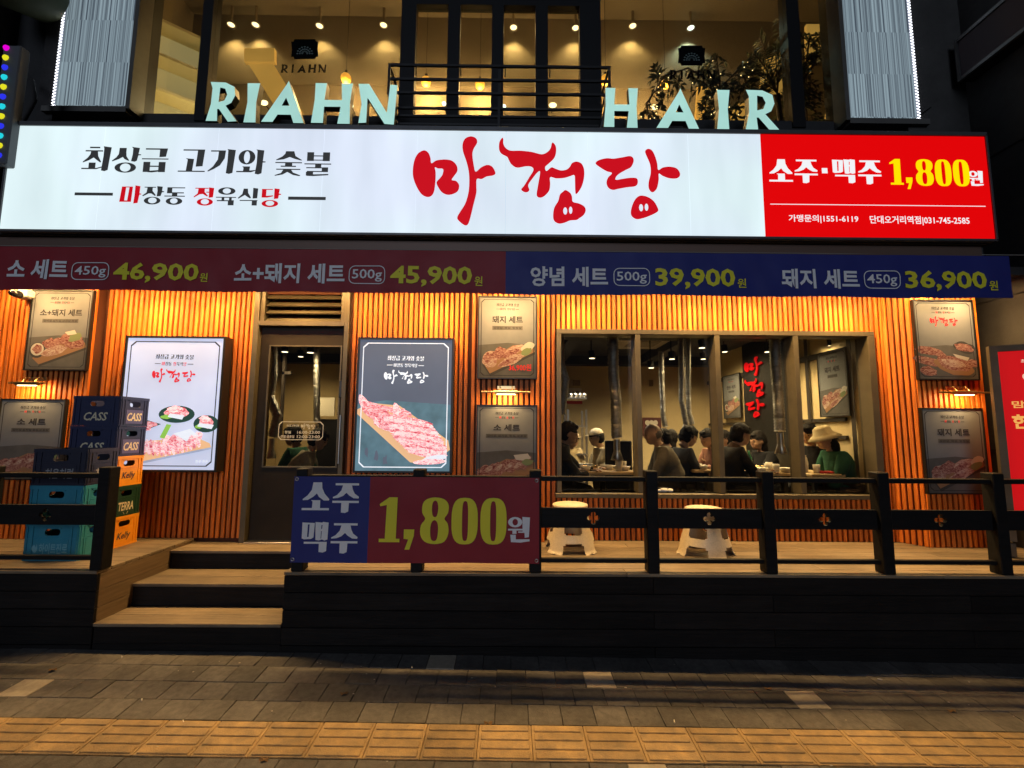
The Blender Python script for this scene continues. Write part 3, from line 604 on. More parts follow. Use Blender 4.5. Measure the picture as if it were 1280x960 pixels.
PL[2] = list(PL[1]); PL[2][0] = emat('lit_slate_print', (.105,.125,.175), 1, noise=.12, ns=2); PL[2][1] = emat('lit_pale_print', (.80,.86,.95), 1); PL[2][2] = PL[2][1]; PL[2][9] = emat('lit_teal_print', (.10,.185,.235), 1, noise=.35, ns=6)
rnd = random.Random(3)
def blob(cx, cy, rx, ry, n=14, j=.18, a=0): 
    out = []
    for i in range(n):
        q = 2*PI*i/n; r = 1+rnd.uniform(-j, j); x = rx*r*math.cos(q); y = ry*r*math.sin(q)
        out.append((cx+x*math.cos(a)-y*math.sin(a), cy+x*math.sin(a)+y*math.cos(a)))
    return smooth(out, 2)
def picture(mb, b, y, kind, title=None, sub=None, asp=1.5):
    """flat print in rectangle b: u right, v down, both 0..1; material slots as in PL"""
    X0, X1, Z0, Z1 = b; lay = [0]
    def sh(loop, mi):
        lay[0] += 1; mb.poly([[(X0+(X1-X0)*u, Z1-(Z1-Z0)*v) for u, v in loop]], y-.0004-.00012*lay[0], 0, mi)
    def gl(g_, u0, v0, u1, v1, mi): glyphs(mb, g_, fr_(b, u0, v0, u1, v1), y-.001, 0, mi, eps=.00008)
    def tx_(s, u0, v0, u1, v1, mi=1, off=.015): text(mb, s, fr_(b, u0, v0, u1, v1), y-.001, off, mi)
    # cut-corner border
    c = .05; ca = c*.66; t = .008; l = lambda m: [(m+c,m*.7),(1-m-c,m*.7),(1-m,m*.7+ca),(1-m,1-m*.7-ca),(1-m-c,1-m*.7),(m+c,1-m*.7),(m,1-m*.7-ca),(m,m*.7+ca)]
    mb.poly([[(X0+(X1-X0)*u, Z1-(Z1-Z0)*v) for u, v in L_] for L_ in (l(.035), l(.035+t*1.3))], y-.0009, 0, 1)
    big = kind in ('plates', 'belly')
    gl(LINE1, .30, .075 if not big else .125, .70, .115 if not big else .165, 1)
    ln2 = bounds(L2K); gl(L2K, .30, .135 if not big else .185, .70, .163 if not big else .213, 1); glyphs(mb, L2R, fr_(b, .30, .135 if not big else .185, .70, .163 if not big else .213), y-.001, 0, 2, src=ln2, eps=.00008)
    if kind == 'plates':
        gl(LOGO, .28, .235, .73, .345, 2)
        sh(blob(.48,.80,.5,.14,16,.05), 9) if False else None
        for cx, cy, rx, ry in ((.57,.585,.185,.065),(.88,.655,.13,.065)):
            sh(ell(cx,cy,rx,ry,24), 6); sh(blob(cx,cy-.012,rx*.62,ry*.66), 4); sh(blob(cx-.02,cy-.04,rx*.4,ry*.38), 5); sh(blob(cx-rx*.55,cy+.02,rx*.3,ry*.25), 7); sh([(cx-.07,cy-.005),(cx+.08,cy+.008),(cx+.06,cy+.04),(cx-.09,cy+.02)], 8)
        sh([(.02,.66),(.22,.62),(.42,.66),(.12,.75),(.02,.74)], 6); sh(blob(.2,.67,.16,.04), 4)
        sh([(.03,.80),(.22,.945),(.95,.83),(.93,.80),(.80,.76)], 3); sh([(.22,.945),(.95,.83),(.95,.845),(.22,.962)], 9)
        for k in range(17):
            u = .09+.042*k; v = .815+.05*math.sin(k/16*PI)-.03*k/16
            sh(blob(u+.05, v-.01, .022, .062, 10, .10, -.35+rnd.uniform(-.1,.1)), 4 if k % 2 else 5); sh(blob(u+.062, v-.012, .007, .055, 10, .1, -.35), 5)
        for k in range(5): sh(blob(.50+.075*k, .775-.004*k, .07, .035, 11, .25, rnd.uniform(-.5,.5)), 4 if k % 2 else 5)
        sh([(.42,.76),(.48,.66),(.53,.665),(.47,.77)], 7); sh([(.56,.73),(.72,.695),(.83,.75),(.74,.74),(.70,.79)], 8)
        tx_('한우·한돈', .80, .925, .93, .95, 8)
    elif kind == 'belly':
        gl(LOGO, .27, .235, .75, .345, 2)
        sh([(0,.50),(.3,.47),(1,.50),(1,1),(0,1)], 9)
        sh([(.42,.47),(.60,.45),(.64,.60),(.44,.52)], 8) if False else None
        sh([(.0,.575),(.58,.935),(.80,.95),(1.0,.84),(.98,.77),(.45,.51),(.14,.49),(.0,.54)], 3)
        sh([(.0,.60),(.60,.945),(.60,.965),(.0,.62)], 1) if False else None
        for k in range(5): sh(blob(.14+.09*k, .505+.014*k, .08, .022, 12, .3, .2), 4)
        for k in range(16):
            t_ = k/15; sh(blob(max(.10,min(.86,.11+.42*t_+rnd.uniform(-.05,.12))), .545+.135*t_+rnd.uniform(-.06,.05), .10, .045, 11, .3, .5+rnd.uniform(-.5,.5)), 4 if k % 2 else 5)
        for k in range(15):
            u, v = .53+.0165*k, .615+.0185*k; w_ = min(.28, .965-u)
            sh(blob(u, v, w_, .024, 16, .07, .12), 5 if k % 3 else 4); sh(blob(u-.01, v+.011, w_*.92, .0065, 14, .1, .12), 4)
        sh(blob(.86,.875,.11,.024,12,.06,-.1), 5); sh(blob(.84,.905,.13,.024,12,.05,-.12), 8); sh(blob(.79,.93,.18,.02,12,.05,-.03), 5)
        for k in range(3): sh(blob(.12+.1*k,.86+.03*k,.02,.035,10,.4), 0)
    else:
        if title: tx_(title, .5-.028*len(title)*asp-.06, .235, .5+.028*len(title)*asp+.06, .325, 1, .028)
        else: gl(LOGO, .26, .2, .74, .33, 2)
        if sub: 
            b_ = fr_(b, .5-.05*len(sub)*.36-.04, .36, .5+.05*len(sub)*.36+.04, .41); sh([(.5-.018*len(sub)-.05,.36),(.5+.018*len(sub)+.05,.36),(.5+.018*len(sub)+.05,.41),(.5-.018*len(sub)-.05,.41)], 9); tx_(sub, .5-.018*len(sub)-.03, .37, .5+.018*len(sub)+.03, .40, 1, .01)
        sh([(0,.60),(.5,.57),(1,.60),(1,1),(0,1)], 9)
        if kind == 'pork':
            sh([(.08,.82),(.20,.95),(.98,.68),(.96,.63),(.6,.60)], 3); sh([(.08,.82),(.20,.95),(.98,.68),(.98,.71),(.21,.985),(.07,.85)], 6)
            for a in ((.20,.78,.13,.10,5),(.16,.76,.08,.06,4),(.36,.70,.13,.07,4),(.62,.66,.18,.055,5),(.56,.70,.14,.04,4),(.56,.79,.23,.055,5),(.50,.81,.18,.03,4),(.86,.62,.12,.05,8),(.83,.68,.10,.04,7)): sh(blob(*a[:4],14,.15,-.3), a[4])
        elif kind == 'mix':
            sh([(.10,.86),(.22,.94),(.98,.72),(.96,.66),(.5,.66)], 3); sh([(.22,.94),(.98,.72),(.98,.75),(.22,.97)], 6)
            sh(ell(.17,.76,.13,.10,18), 6); sh(ell(.17,.75,.11,.08,18), 8); sh(blob(.17,.75,.08,.055), 4)
            for a in ((.42,.67,.14,.06,4),(.34,.66,.09,.05,4),(.46,.77,.20,.055,5),(.62,.62,.14,.06,4),(.75,.66,.15,.07,4),(.78,.60,.12,.05,7),(.86,.68,.08,.05,4)): sh(blob(*a[:4],14,.2,-.2), a[4])
            sh([(.60,.53),(.76,.50),(.80,.55),(.66,.57)], 8)
        elif kind == 'beef':
            sh([(.0,.86),(.3,1.0),(1.0,.85),(.98,.72),(.5,.68)], 3)
            for k in range(8): sh(blob(.10+.10*k, .84-.018*k+.02*(k%2), .13, .075, 14, .25, -.4), 4)
            for k in range(4): sh(blob(.2+.17*k, .81-.02*k, .07, .03, 12, .3, -.4), 5)
            sh([(.62,.63),(.86,.61),(.92,.67),(.80,.70),(.66,.69)], 8); sh(blob(.86,.72,.1,.04), 7)
        elif kind == 'feast':
            for a in ((.22,.66,.26,.07,4),(.2,.75,.25,.06,9),(.18,.78,.26,.055,4),(.80,.60,.2,.07,6),(.80,.60,.16,.05,4),(.6,.84,.33,.10,3),(.62,.81,.30,.085,4),(.60,.80,.22,.05,5),(.16,.90,.14,.06,4),(.94,.80,.1,.05,4)): sh(blob(*a[:4],16,.12,.15), a[4])
            sh([(.60,.68),(.88,.73),(.84,.77),(.66,.73)], 8)
def poster(px, Y, kind, title, sub, label, lit=0, depth=.035, grp=None, name='framed_poster', cat='poster', light=None):
    b = R(*px, Y); X0, X1, Z0, Z1 = b
    root = thing(name, ((X0+X1)/2, Y, Z0), label, cat, grp)
    t = .012 if not lit else .020; fr = MB()
    for a in ((X0,X1,Z1-t,Z1),(X0,X1,Z0,Z0+t),(X0,X0+t,Z0+t,Z1-t),(X1-t,X1,Z0+t,Z1-t)): fr.box(a[0],a[1],Y,Y+depth,a[2],a[3])
    fr.build('frame', M_pframe, root)
    MB().box(X0+t+.0005, X1-t-.0005, Y+.010, Y+depth-.002, Z0+t+.0005, Z1-t-.0005).build('light_panel' if lit else 'panel', PL[lit][0], root)
    pm_ = MB(); picture(pm_, (X0+t, X1-t, Z0+t, Z1-t), Y+.0095, kind, title, sub); pm_.build('print', PL[lit], root)
    return root
M_pframe = mat('poster_frame', (.018,.016,.015), .4, metal=.3)
yp = YW-.13
poster((34,362,112,463), yp, 'mix', '소+돼지 세트', '갈비살,살치살,삼겹살,목살', 'framed pork and beef set poster high on the left wall beside the camera')
poster((-6,498.5,77,600), yp, 'beef', '소 세트', '갈비살,살치살,등심,눈꽃살', 'framed beef set poster behind the stacked crates under the left brass lamp')
poster((597,370,671.5,473.5), yp, 'pork', '돼지 세트', '삼겹살, 목살, 항정살', 'framed pork set poster between dark panel and window with a red 36,900 price')
poster((595,506,671.5,607), yp, 'beef', '소 세트', '갈비살, 살치살, 등심, 눈꽃살', 'framed beef set poster right above the red half of the low banner')
poster((1145,374.5,1221,475), YP-.04, 'feast', None, None, 'framed poster with small red calligraphy and three plates of meat, right of window')
poster((1156,510,1234,618), YP-.04, 'pork', '돼지 세트', '삼겹살, 목살, 항정살', 'framed pork set poster behind the railing beside the red standing panel')
pb = R(636,455,664,464,yp); pr_ = MB(); text(pr_, '36,900원', (pb[0],pb[1],pb[2],pb[3]), yp+.003, .01); po = pr_.build('price_sticker', mat('print_red', (.62,.02,.03)), [o for o in S.objects if o.get('label','').startswith('framed pork set poster between')][0])
poster((149,420,276,590), YW-.13, 'plates', None, None, 'pale lit menu box showing meat on plates, left of the door', lit=1, depth=.125, name='lit_menu_box', cat='light box')
poster((444,422,566,591.5), YW-.13, 'belly', None, None, 'dark slate lit menu box showing sliced pork on a board, right of the door', lit=2, depth=.12, name='lit_menu_box', cat='light box')
# brass picture lamps
M_brass = mat('brass', (.75,.50,.22), .28, metal=1)
for px, Y, lb in (((12,474,60,484), yp, 'brass picture lamp above the beef poster beside the crates'), ((602,484,663,496), yp, 'brass picture lamp between the two posters left of the window'), ((1172,487,1235,494.5), YP-.04, 'brass picture lamp between the two posters at the right end')):
    X0, X1, Z0, Z1 = R(*px, Y-.06); xm = (X0+X1)/2; root = thing('picture_lamp', (xm, Y+.03, Z0), lb, 'lamp', 'brass picture lamps over the posters')
    a = MB(); zc = (Z0+Z1)/2; a.tube([(X0,Y-.07,zc),(X1,Y-.07,zc)], .009, 10); a.build('bar', M_brass, root)
    MB().tube([(xm-.11,Y-.07,zc-.004),(xm+.11,Y-.07,zc-.004)], .02, 12).build('shade', M_brass, root)
    for s in (-.06, .06): MB().tube([(xm+s,Y+.03,zc+.05),(xm+s,Y-.03,zc+.06),(xm+s,Y-.07,zc+.01)], .005, 6).build('arm', M_brass, root)
    MB().box(xm-.09, xm+.09, Y+.02, Y+.036, zc+.03, zc+.07, bev=.004).build('wall_plate', M_brass, root)
    MB().tube([(xm-.09,Y-.072,zc-.019),(xm+.09,Y-.072,zc-.019)], .008, 8).build('tube', emat('picture_tube', (1,.78,.42), 12), root)
    L_ = bpy.data.lights.new('picture_light', 'AREA'); L_.shape = 'RECTANGLE'; L_.size = .2; L_.size_y = .02; L_.energy = 3; L_.color = (1,.62,.24)
    lo = bpy.data.objects.new('picture_light', L_); COL.objects.link(lo); lo.parent = root; lo.location = Vector((xm, Y-.075, zc-.035))-world_loc(root); lo.rotation_euler = (math.radians(38), 0, 0)

# ------------------------------------------------------------------ low banner and railings
M_rail = mat('black_timber', (.007,.0065,.0065), .6, spec=.2, noise=.4, ns=5, stretch=(.5,5,5), bump=.2, bs=40)
def rail_z(py): return W(800, py, YF).z
pz1, pz0 = rail_z(588.5), ZD
rails = [(rail_z(602.5), rail_z(596.5)), (rail_z(661.5), rail_z(636.5)), (rail_z(705.3), rail_z(700))]
RY = YF+.045
def railing(name, posts, ends, label):
    root = thing(name, ((posts[0]+posts[-1])/2, RY, ZD), label, 'railing', None)
    hw = .045
    for x in posts:
        MB().box(x-hw, x+hw, RY-.05, RY+.05, ZD+.001, pz1, bev=.006).build('post', M_rail, root, loc=(x, RY, ZD))
    xs = ([ends[0]] if ends[0] is not None else []) + posts + ([ends[1]] if ends[1] is not None else [])
    for a, b in zip(xs, xs[1:]):
        a_, b_ = a+hw+.0005, b-hw-.0005
        (za, zb) = rails[0]; MB().box(a_, b_, RY-.03, RY+.03, za, zb, bev=.004).build('top_rail', M_rail, root, loc=((a+b)/2, RY, za))
        (za, zb) = rails[2]; MB().box(a_, b_, RY-.02, RY+.02, za, zb, bev=.003).build('bottom_rail', M_rail, root, loc=((a+b)/2, RY, za))
        (za, zb) = rails[1]; cx = (a+b)/2; cz = (za+zb)/2; r = .021; hole = []
        for k in range(4):
            ax, az = cx+[.028,0,-.028,0][k], cz+[0,.028,0,-.028][k]
            for j in range(7): q = PI/2*k-PI*.72+PI*1.44*j/6; hole.append((ax+r*math.cos(q), az+r*math.sin(q)))
        mb = MB(); mb.poly([[(a_,za),(b_,za),(b_,zb),(a_,zb)], hole], RY-.014, .028)
        mb.build('middle_rail', M_rail, root, loc=(cx, RY, za))
    return root
PX = [W(px, 650, YF).x for px in (374.5, 521, 667.5, 814.5, 961, 1107.5, 1253)]; ln = (PX[-1]-PX[0])/6
railing('railing', [PX[0]+ln*i for i in range(8)], (None, PX[0]+ln*8), 'low black timber railing along the deck right of the steps')
XLp = W(125,650,YF).x
railing('railing', [XLp-ln*2, XLp-ln, XLp], (XLp-ln*3, None), 'low black timber railing in front of the crates left of the steps')
lb = R(365,596.5,674,703.5,YF-.02)
YB = YF-.016
low, rip2 = cloth('cloth_banner', lb, W(461,650,YB).x, YB, .0022, 'blue and red cloth banner with yellow 1,800 tied to the railing', None)
tw = MB(); ty = MB(); s8 = 8.
yy = YB-.006
def at(gl, ox, oy, s): b = bounds(gl); return R(ox+b[0]/s, oy+b[1]/s, ox+b[2]/s, oy+b[3]/s, yy)
glyphs(tw, G_SO, at(G_SO,360,590,8), yy); glyphs(tw, G_JU, at(G_JU,360,590,8), yy); tw.build('lettering', M_pwh, low); tw = MB(); glyphs(tw, G_MAEK, at(G_MAEK,360,590,8), yy)
gj = R(413.5,654,447,692,yy); glyphs(tw, G_JU, gj, yy)
glyphs(ty, G_18, at(G_18,460,600,5.818), yy, eps=.0002); tw.build('lettering', M_pwh, low); tw = MB(); glyphs(tw, G_WON, at(G_WON,460,600,5.818), yy)
tw.build('lettering', M_pwh, low); ty.build('lettering', M_pye, low)
for x, z in ((lb[0]+.02, lb[3]-.02), (lb[1]-.02, lb[3]-.02), (lb[0]+.02, lb[2]+.02), (lb[1]-.02, lb[2]+.02)):
    mb = MB(); ring = [(x+.011*math.cos(2*PI*k/10), YB-.004, z+.011*math.sin(2*PI*k/10)) for k in range(11)]; mb.tube(ring, .004, 6); mb.build('eyelet', M_steel, low)
# ------------------------------------------------------------------ upper floor
M_lintel = mat('upper_wall', (.02,.02,.021), .7, noise=.3, ns=4, bump=.2)
M_ufr = mat('upper_frame', (.006,.006,.007), .5, spec=.25)
M_case = mat('panel_casing', (.10,.095,.085), .6, noise=.2, ns=4)
YU = 4.62
up_ = thing('upper_floor_front', (0, YU, 4.1), 'dark upper floor front with large windows over the long sign', 'building')
def ub(x0,y0,x1,y1): return R(x0,y0,x1,y1,YU)
zlo = W(640,215,YU).z; zhi = W(640,-75,YU).z; zmid = W(640,7,YU).z
xu = [W(px,75,YU).x for px in (170,179,250,263,500.5,751,985,1001,1044,1056)]
m = MB(); m.box(-7, xu[1], YU, YU+.2, zlo, zhi+2); m.box(xu[8], 7, YU, YU+.2, zlo, zhi+2); m.box(xu[1], xu[8], YU, YU+.2, zlo-.2, W(640,147,YU).z); m.box(xu[1], xu[8], YU, YU+.2, zhi+.2, zhi+2); m.build('wall', M_lintel, up_)
f = MB(); f.box(xu[2], xu[3], YU-.02, YU+.12, W(256,152,YU).z, zhi); f.box(xu[6], xu[7], YU-.02, YU+.12, W(990,160,YU).z, zhi)
f.box(xu[3], xu[4], YU-.015, YU+.1, W(380,158,YU).z, W(380,152,YU).z); f.build('window_frame', M_ufr, up_)
# four-light middle frame
z0_, z1_ = W(640,146.5,YU).z, W(640,8.5,YU).z
loops = [[(xu[4],zlo),(xu[5],zlo),(xu[5],z1_+.06),(xu[4],z1_+.06)]]; mid = []
for a, b in ((519,559.3),(574.5,614.5),(629.3,669.2),(684.7,724.7)):
    xa, xb = W(a,75,YU).x, W(b,75,YU).x; mid.append((xa,xb)); loops.append([(xa,z0_),(xa,z1_),(xb,z1_),(xb,z0_)])
mb = MB(); mb.poly(loops, YU-.02, .1); mb.box(xu[4], xu[5], YU-.02, YU+.08, z1_+.062, zhi+.2); mb.build('middle_frame', M_ufr, up_)
M_ug = glassmat('upper_glass', (.66,.64,.58))
for a, b, za, zb in [(xu[1],xu[2],z0_-.02,zhi),(xu[3],xu[4],zlo,zhi),(xu[5],xu[6],zlo,zhi),(xu[7],xu[8],zlo,zhi)]+[(a,b,z0_,z1_) for a,b in mid]:
    MB().box(a, b, YU+.04, YU+.046, za, zb).build('window_pane', M_ug, up_)
for a,b in mid: MB().tube([(a+.02,YU-.03,z0_+.45),(a+.02,YU-.03,z0_+.55)], .008, 6).build('catch', M_ufr, up_)
MB().box(xu[1]-.3, xu[8]+.4, YU-.05, YU-.001, zhi-.0, zhi+.3).build('head_board', M_ufr, up_)
# emblem transfers on the glass
M_emb = mat('black_transfer', (.003,.003,.003), .8, spec=.05); M_orn = mat('ornament_teal', (.10,.14,.13), .5)
for cx, cy, rx0, rx1, ry0, ry1 in ((381,62,351,408,80.5,91), (864.5,70,837,894,87.5,99)):
    yy = YU+.035; s = 17; e = MB()
    pts = [(-17,-10),(-14,-10),(-13,-13),(13,-13),(14,-10),(17,-10),(16,0),(17,9),(14,9),(13,12),(-13,12),(-14,9),(-17,9),(-16,0)]
    e.poly([[ (W(cx+p[0],cy+p[1],yy).x, W(cx+p[0],cy+p[1],yy).z) for p in pts][::-1]], yy, 0, 0)
    for k in range(9):
        q = PI*k/8; r = 10.5; c = W(cx+r*math.cos(q), cy+4-r*.75*math.sin(q), yy)
        for j in range(1, 4):
            rr_ = r*j/3.4; c = W(cx+rr_*math.cos(q), cy+5-rr_*.9*math.sin(q), yy)
            e.poly([ell(c.x, c.z, .0115, .0085, 8)], yy-.001, 0, 1)
    xs_ = [rx0+(rx1-rx0)*k/4.75 for k in range(5)]
    wd = {'R':9.5,'I':3,'A':11,'H':10,'N':10}
    for ch, xx in zip('RIAHN', [0,.235,.36,.60,.82]):
        xa = rx0+(rx1-rx0)*xx; glyphs(e, LET[ch], R(xa, ry0, xa+wd[ch], ry1, yy), yy, 0, 0)
    e.build('emblem', [M_emb, M_orn], up_)
# room behind
room = MB(); RB = 6.05; zc_ = 7.62
room.box(-4.6, 4.6, RB, RB+.1, 3.9, zc_); room.box(-4.6, 4.6, YU+.25, RB+.1, zc_, zc_+.1); room.box(-4.7,-4.6,YU+.25,RB,3.9,zc_+.1); room.box(4.6,4.7,YU+.25,RB,3.9,zc_+.1)
room.box(-4.6, 4.6, YU+.2, RB, 3.86, 3.9); room.box(-4.6, 4.6, YU+.25, YU+.6, zc_-.14, zc_-.001)
room.box(-4.6,4.6,RB-.02,RB-.0005,W(640,110,RB).z,W(640,107,RB).z)
tag(room.build('upper_room', mat('taupe_plaster', (.25,.21,.14), .85, noise=.12, ns=1.5, bump=.1)), kind='structure')
def up_pt(px, py, Y): return W(px, py, Y)
M_spot = emat('spot_bulb', (1,.85,.45), 6); M_spotw = emat('cool_bulb', (.75,1,.95), 6); M_ring = mat('spot_ring', (.25,.2,.12), .4)
for px, py, cool, wh in ((289,29.5,0,'leftmost of the row, above the letters R and I'),(319.5,29.5,0,'second of the row from the left, over the amber soffit'),(399.5,31,0,'right above the left black emblem'),(479.5,30,0,'at the right edge of the left large window'),(642,33,0,'in the third narrow pane of the middle frame'),(719.5,33.5,0,'in the fourth narrow pane of the middle frame'),(791,31,0,'above the letter H of the second word'),(863.5,33.5,1,'')):
    p = W(px, py, RB-.13)
    
    t = thing('recessed_spotlight', p, 'cool white ceiling spotlight above the right black emblem' if cool else 'round warm ceiling spotlight '+wh, 'ceiling light', None if cool else 'warm ceiling spotlights upstairs')
    MB().lathe([(.045,-.002),(.062,-.002),(.062,-.02),(.047,-.02)], p, 16).build('ring', M_ring, t); MB().tube([(p.x,p.y,p.z),(p.x,p.y,zc_)], .02, 8).build('stem', M_ring, t); MB().lathe([(.046,-.015),(.0,-.015)], p, 16).build('bulb', M_spotw if cool else M_spot, t)
    L_ = bpy.data.lights.new('spot', 'SPOT'); L_.energy = 42; L_.color = (.7,1,.92) if cool else (1,.74,.32); L_.spot_size = math.radians(110); L_.spot_blend = .6; L_.shadow_soft_size = .04
    lo = bpy.data.objects.new('spot', L_); COL.objects.link(lo); lo.parent = t; lo.location = (0,0,-.04)
M_pend = emat('amber_globe', (1,.50,.07), 1.6, noise=.3, ns=9)
for px, py, Y, wh in ((432.5,98,5.6,'above the letter H of the first word'),(532.5,102,5.8,'in the first narrow pane behind the balcony rail'),(600,105.5,5.8,'in the second narrow pane behind the balcony rail'),(757,100,5.6,'at the right end of the balcony rail'),(831.5,104,5.5,'beside the leafy tree')):
    p = W(px, py, Y); t = thing('pendant_lamp', p, 'amber glass globe pendant upstairs '+wh, 'lamp', 'amber globe pendants upstairs')
    MB().ball(p, .068, n=16).build('globe', M_pend, t); MB().tube([(p.x,p.y,p.z+.067),(p.x,p.y,zc_)], .003, 5).tube([(p.x,p.y,p.z+.06),(p.x,p.y,p.z+.11)], .016, 8).build('cord', M_black, t)
    L_ = bpy.data.lights.new('pendant', 'POINT'); L_.energy = 75; L_.color = (1,.66,.28); L_.shadow_soft_size = .08
    lo = bpy.data.objects.new('pendant', L_); COL.objects.link(lo); lo.parent = t; lo.location = (0,0,-.1)
for px, py, Y, c, wh in ((330,128.5,5.9,0,'between the letters I and A of the first word'),(439,132,5.9,1,'behind the last letters of the first word'),(555,129.5,5.9,1,'low in the first narrow pane'),(630,133,5.9,1,'low in the third narrow pane'),(691,131.5,5.9,0,'low in the fourth narrow pane'),(818,134,5.9,0,'between the letters H and A of the second word')):
    p = W(px, py, Y); t = thing('mirror_lamp', p, 'small bright oval lamp '+wh, 'lamp', 'small mirror lamps upstairs')
    MB().ball(p, .055 if not c else .03, .03, .035 if not c else .025, 12).build('bulb', M_spotw if c else M_spot, t); MB().tube([p+Vector((0,.02,0)), (p.x,RB,p.z)], .008, 5).build('arm', M_black, t)
# lit shelf unit at left, beam, screens of light
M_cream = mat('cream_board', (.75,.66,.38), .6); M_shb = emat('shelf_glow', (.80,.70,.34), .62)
def quadpx(mb, pts, Y, mi=0, d=.04): mb.poly([[(W(a,b,Y).x, W(a,b,Y).z) for a,b in pts][::-1]], Y, d, mi)
sh_ = thing('shelf_unit', W(205,120,5.3), 'cream lit shelf unit standing behind the narrow left upstairs window', 'shelf')
SY = 5.15
b0 = W(188,24,SY); X0s = W(176,80,SY).x
k = MB()
tp = lambda x, y, Y: SX(x, y, 0)
# unit seen obliquely: a case with its open face turned right
ang = math.radians(40); o0 = W(187,80,4.95); L0 = .62; ztop = W(187,20,4.95).z; zbot = 3.9
Mr = Matrix.Translation((o0.x, o0.y, 0)) @ Matrix.Rotation(ang, 4, 'Z')
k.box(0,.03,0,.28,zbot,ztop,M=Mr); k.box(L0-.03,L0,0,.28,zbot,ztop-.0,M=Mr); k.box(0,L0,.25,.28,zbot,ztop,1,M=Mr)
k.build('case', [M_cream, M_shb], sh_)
for i in range(7):
    z = zbot+(ztop-zbot)*i/6-.02; MB().box(.031,L0-.031,.0,.249,z,z+.035,M=Mr).build('shelf', M_cream, sh_)
L_ = bpy.data.lights.new('shelf_light', 'POINT'); L_.energy = 25; L_.color = (1,.85,.5); L_.shadow_soft_size = .2
lo = bpy.data.objects.new('shelf_light', L_); COL.objects.link(lo); lo.parent = sh_; lo.location = Vector((o0.x+.55, 4.95, 5.2))-world_loc(sh_)
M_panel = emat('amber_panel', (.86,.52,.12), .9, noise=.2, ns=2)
am = thing('lit_soffit', W(324,70,5.7), 'angular amber lit ceiling soffit running diagonally behind the left upstairs window', 'ceiling light')
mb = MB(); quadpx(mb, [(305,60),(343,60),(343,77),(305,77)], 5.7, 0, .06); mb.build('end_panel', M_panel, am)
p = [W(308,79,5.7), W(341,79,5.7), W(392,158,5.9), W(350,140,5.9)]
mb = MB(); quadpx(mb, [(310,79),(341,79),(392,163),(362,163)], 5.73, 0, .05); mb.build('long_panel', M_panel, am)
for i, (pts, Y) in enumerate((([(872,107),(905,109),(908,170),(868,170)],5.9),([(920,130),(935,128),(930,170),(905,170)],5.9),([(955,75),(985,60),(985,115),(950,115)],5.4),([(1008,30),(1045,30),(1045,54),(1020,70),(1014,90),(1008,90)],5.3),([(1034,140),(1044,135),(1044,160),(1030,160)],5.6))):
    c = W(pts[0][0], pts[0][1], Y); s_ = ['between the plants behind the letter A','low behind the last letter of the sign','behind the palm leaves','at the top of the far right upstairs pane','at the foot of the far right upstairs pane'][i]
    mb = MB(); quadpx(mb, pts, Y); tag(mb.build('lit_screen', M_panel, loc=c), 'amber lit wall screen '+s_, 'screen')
# plants
M_leaf = mat('dark_leaf', (.075,.10,.05), .5, noise=.4, ns=8, rnd=.3)
M_twinkle = emat('fairy_bulb', (1,.8,.4), 5); M_stem = mat('plant_stem', (.05,.035,.02), .7)
rp_ = random.Random(11)
def leafquad(mb, p, d, l, w_):
    d = d.normalized(); s = d.cross(Vector((rp_.uniform(-1,1), rp_.uniform(-1,1), rp_.uniform(-1,1)))).normalized()*w_
    m_ = p+d*l*.5+Vector((0,0,.01)); mb.add([p, m_+s, p+d*l, m_-s], [(0,1,2,3)])
def plant(name, label, stems, Y, size, lights=0, z0=3.9):
    root = thing(name, Vector((stems[0][0][0], Y, z0)), label, 'plant')
    lf, st, bl = MB(), MB(), MB()
    for path in stems:
        pts = [Vector(q) for q in path]; st.tube(pts, .012, 5)
        for a, b in zip(pts, pts[1:]):
            n = max(1, int((b-a).length/(size*.30)))
            for i in range(n):
                q = a.lerp(b, (i+rp_.random())/n)
                for k in range(2):
                    d = Vector((rp_.uniform(-1,1), rp_.uniform(-.7,.7), rp_.uniform(-.7,.7))).normalized(); L_t = size*rp_.uniform(.7,1.3)
                    tw_ = [q+d*L_t*h+Vector((0,0,-.10*L_t*h*h*4)) for h in (0,.33,.66,1)]; st.tube(tw_, .004, 4)
                    for h in range(1, 4):
                        for sd_ in (-1, 1, 0):
                            ld = (tw_[h]-tw_[h-1]).normalized()+Vector((0,rp_.uniform(-.4,.4),-.35))+Vector((-d.z,0,d.x))*sd_*.8; leafquad(lf, tw_[h], ld, size*rp_.uniform(.35,.6), size*.085)
                    if lights and rp_.random() < .5: bl.ball(tw_[2]+Vector((0,-.03,0)), .006, n=6)
    st.build('stem', M_stem, root); tag(lf.build('leaves', M_leaf, root), kind='stuff')
    if lights: tag(bl.build('fairy_light', M_twinkle, root), kind='stuff')
    return root
w3 = lambda px, py, Y: tuple(W(px, py, Y))
Yp = 5.0
plant('leafy_tree', 'dark leafy indoor tree wound with fairy lights behind the letters of the right upstairs window', [[w3(880,190,Yp), w3(900,110,Yp), w3(860,85,Yp), w3(830,95,Yp), w3(808,130,Yp)], [w3(900,110,Yp), w3(895,70,Yp)], [w3(900,110,Yp), w3(925,85,Yp), w3(935,110,Yp)], [w3(880,190,Yp), w3(905,130,Yp), w3(915,165,Yp)], [w3(808,130,Yp), w3(812,155,Yp)]], Yp, .20, 1)
plant('climbing_plant', 'dark climbing plant against the amber screen in the far right upstairs pane', [[w3(1010,170,5.1), w3(1005,100,5.1), w3(1012,45,5.1), w3(1040,40,5.1)], [w3(1005,100,5.1), w3(1030,60,5.1)], [w3(990,170,5.1), w3(992,100,5.1), w3(985,60,5.1)]], 5.1, .17)
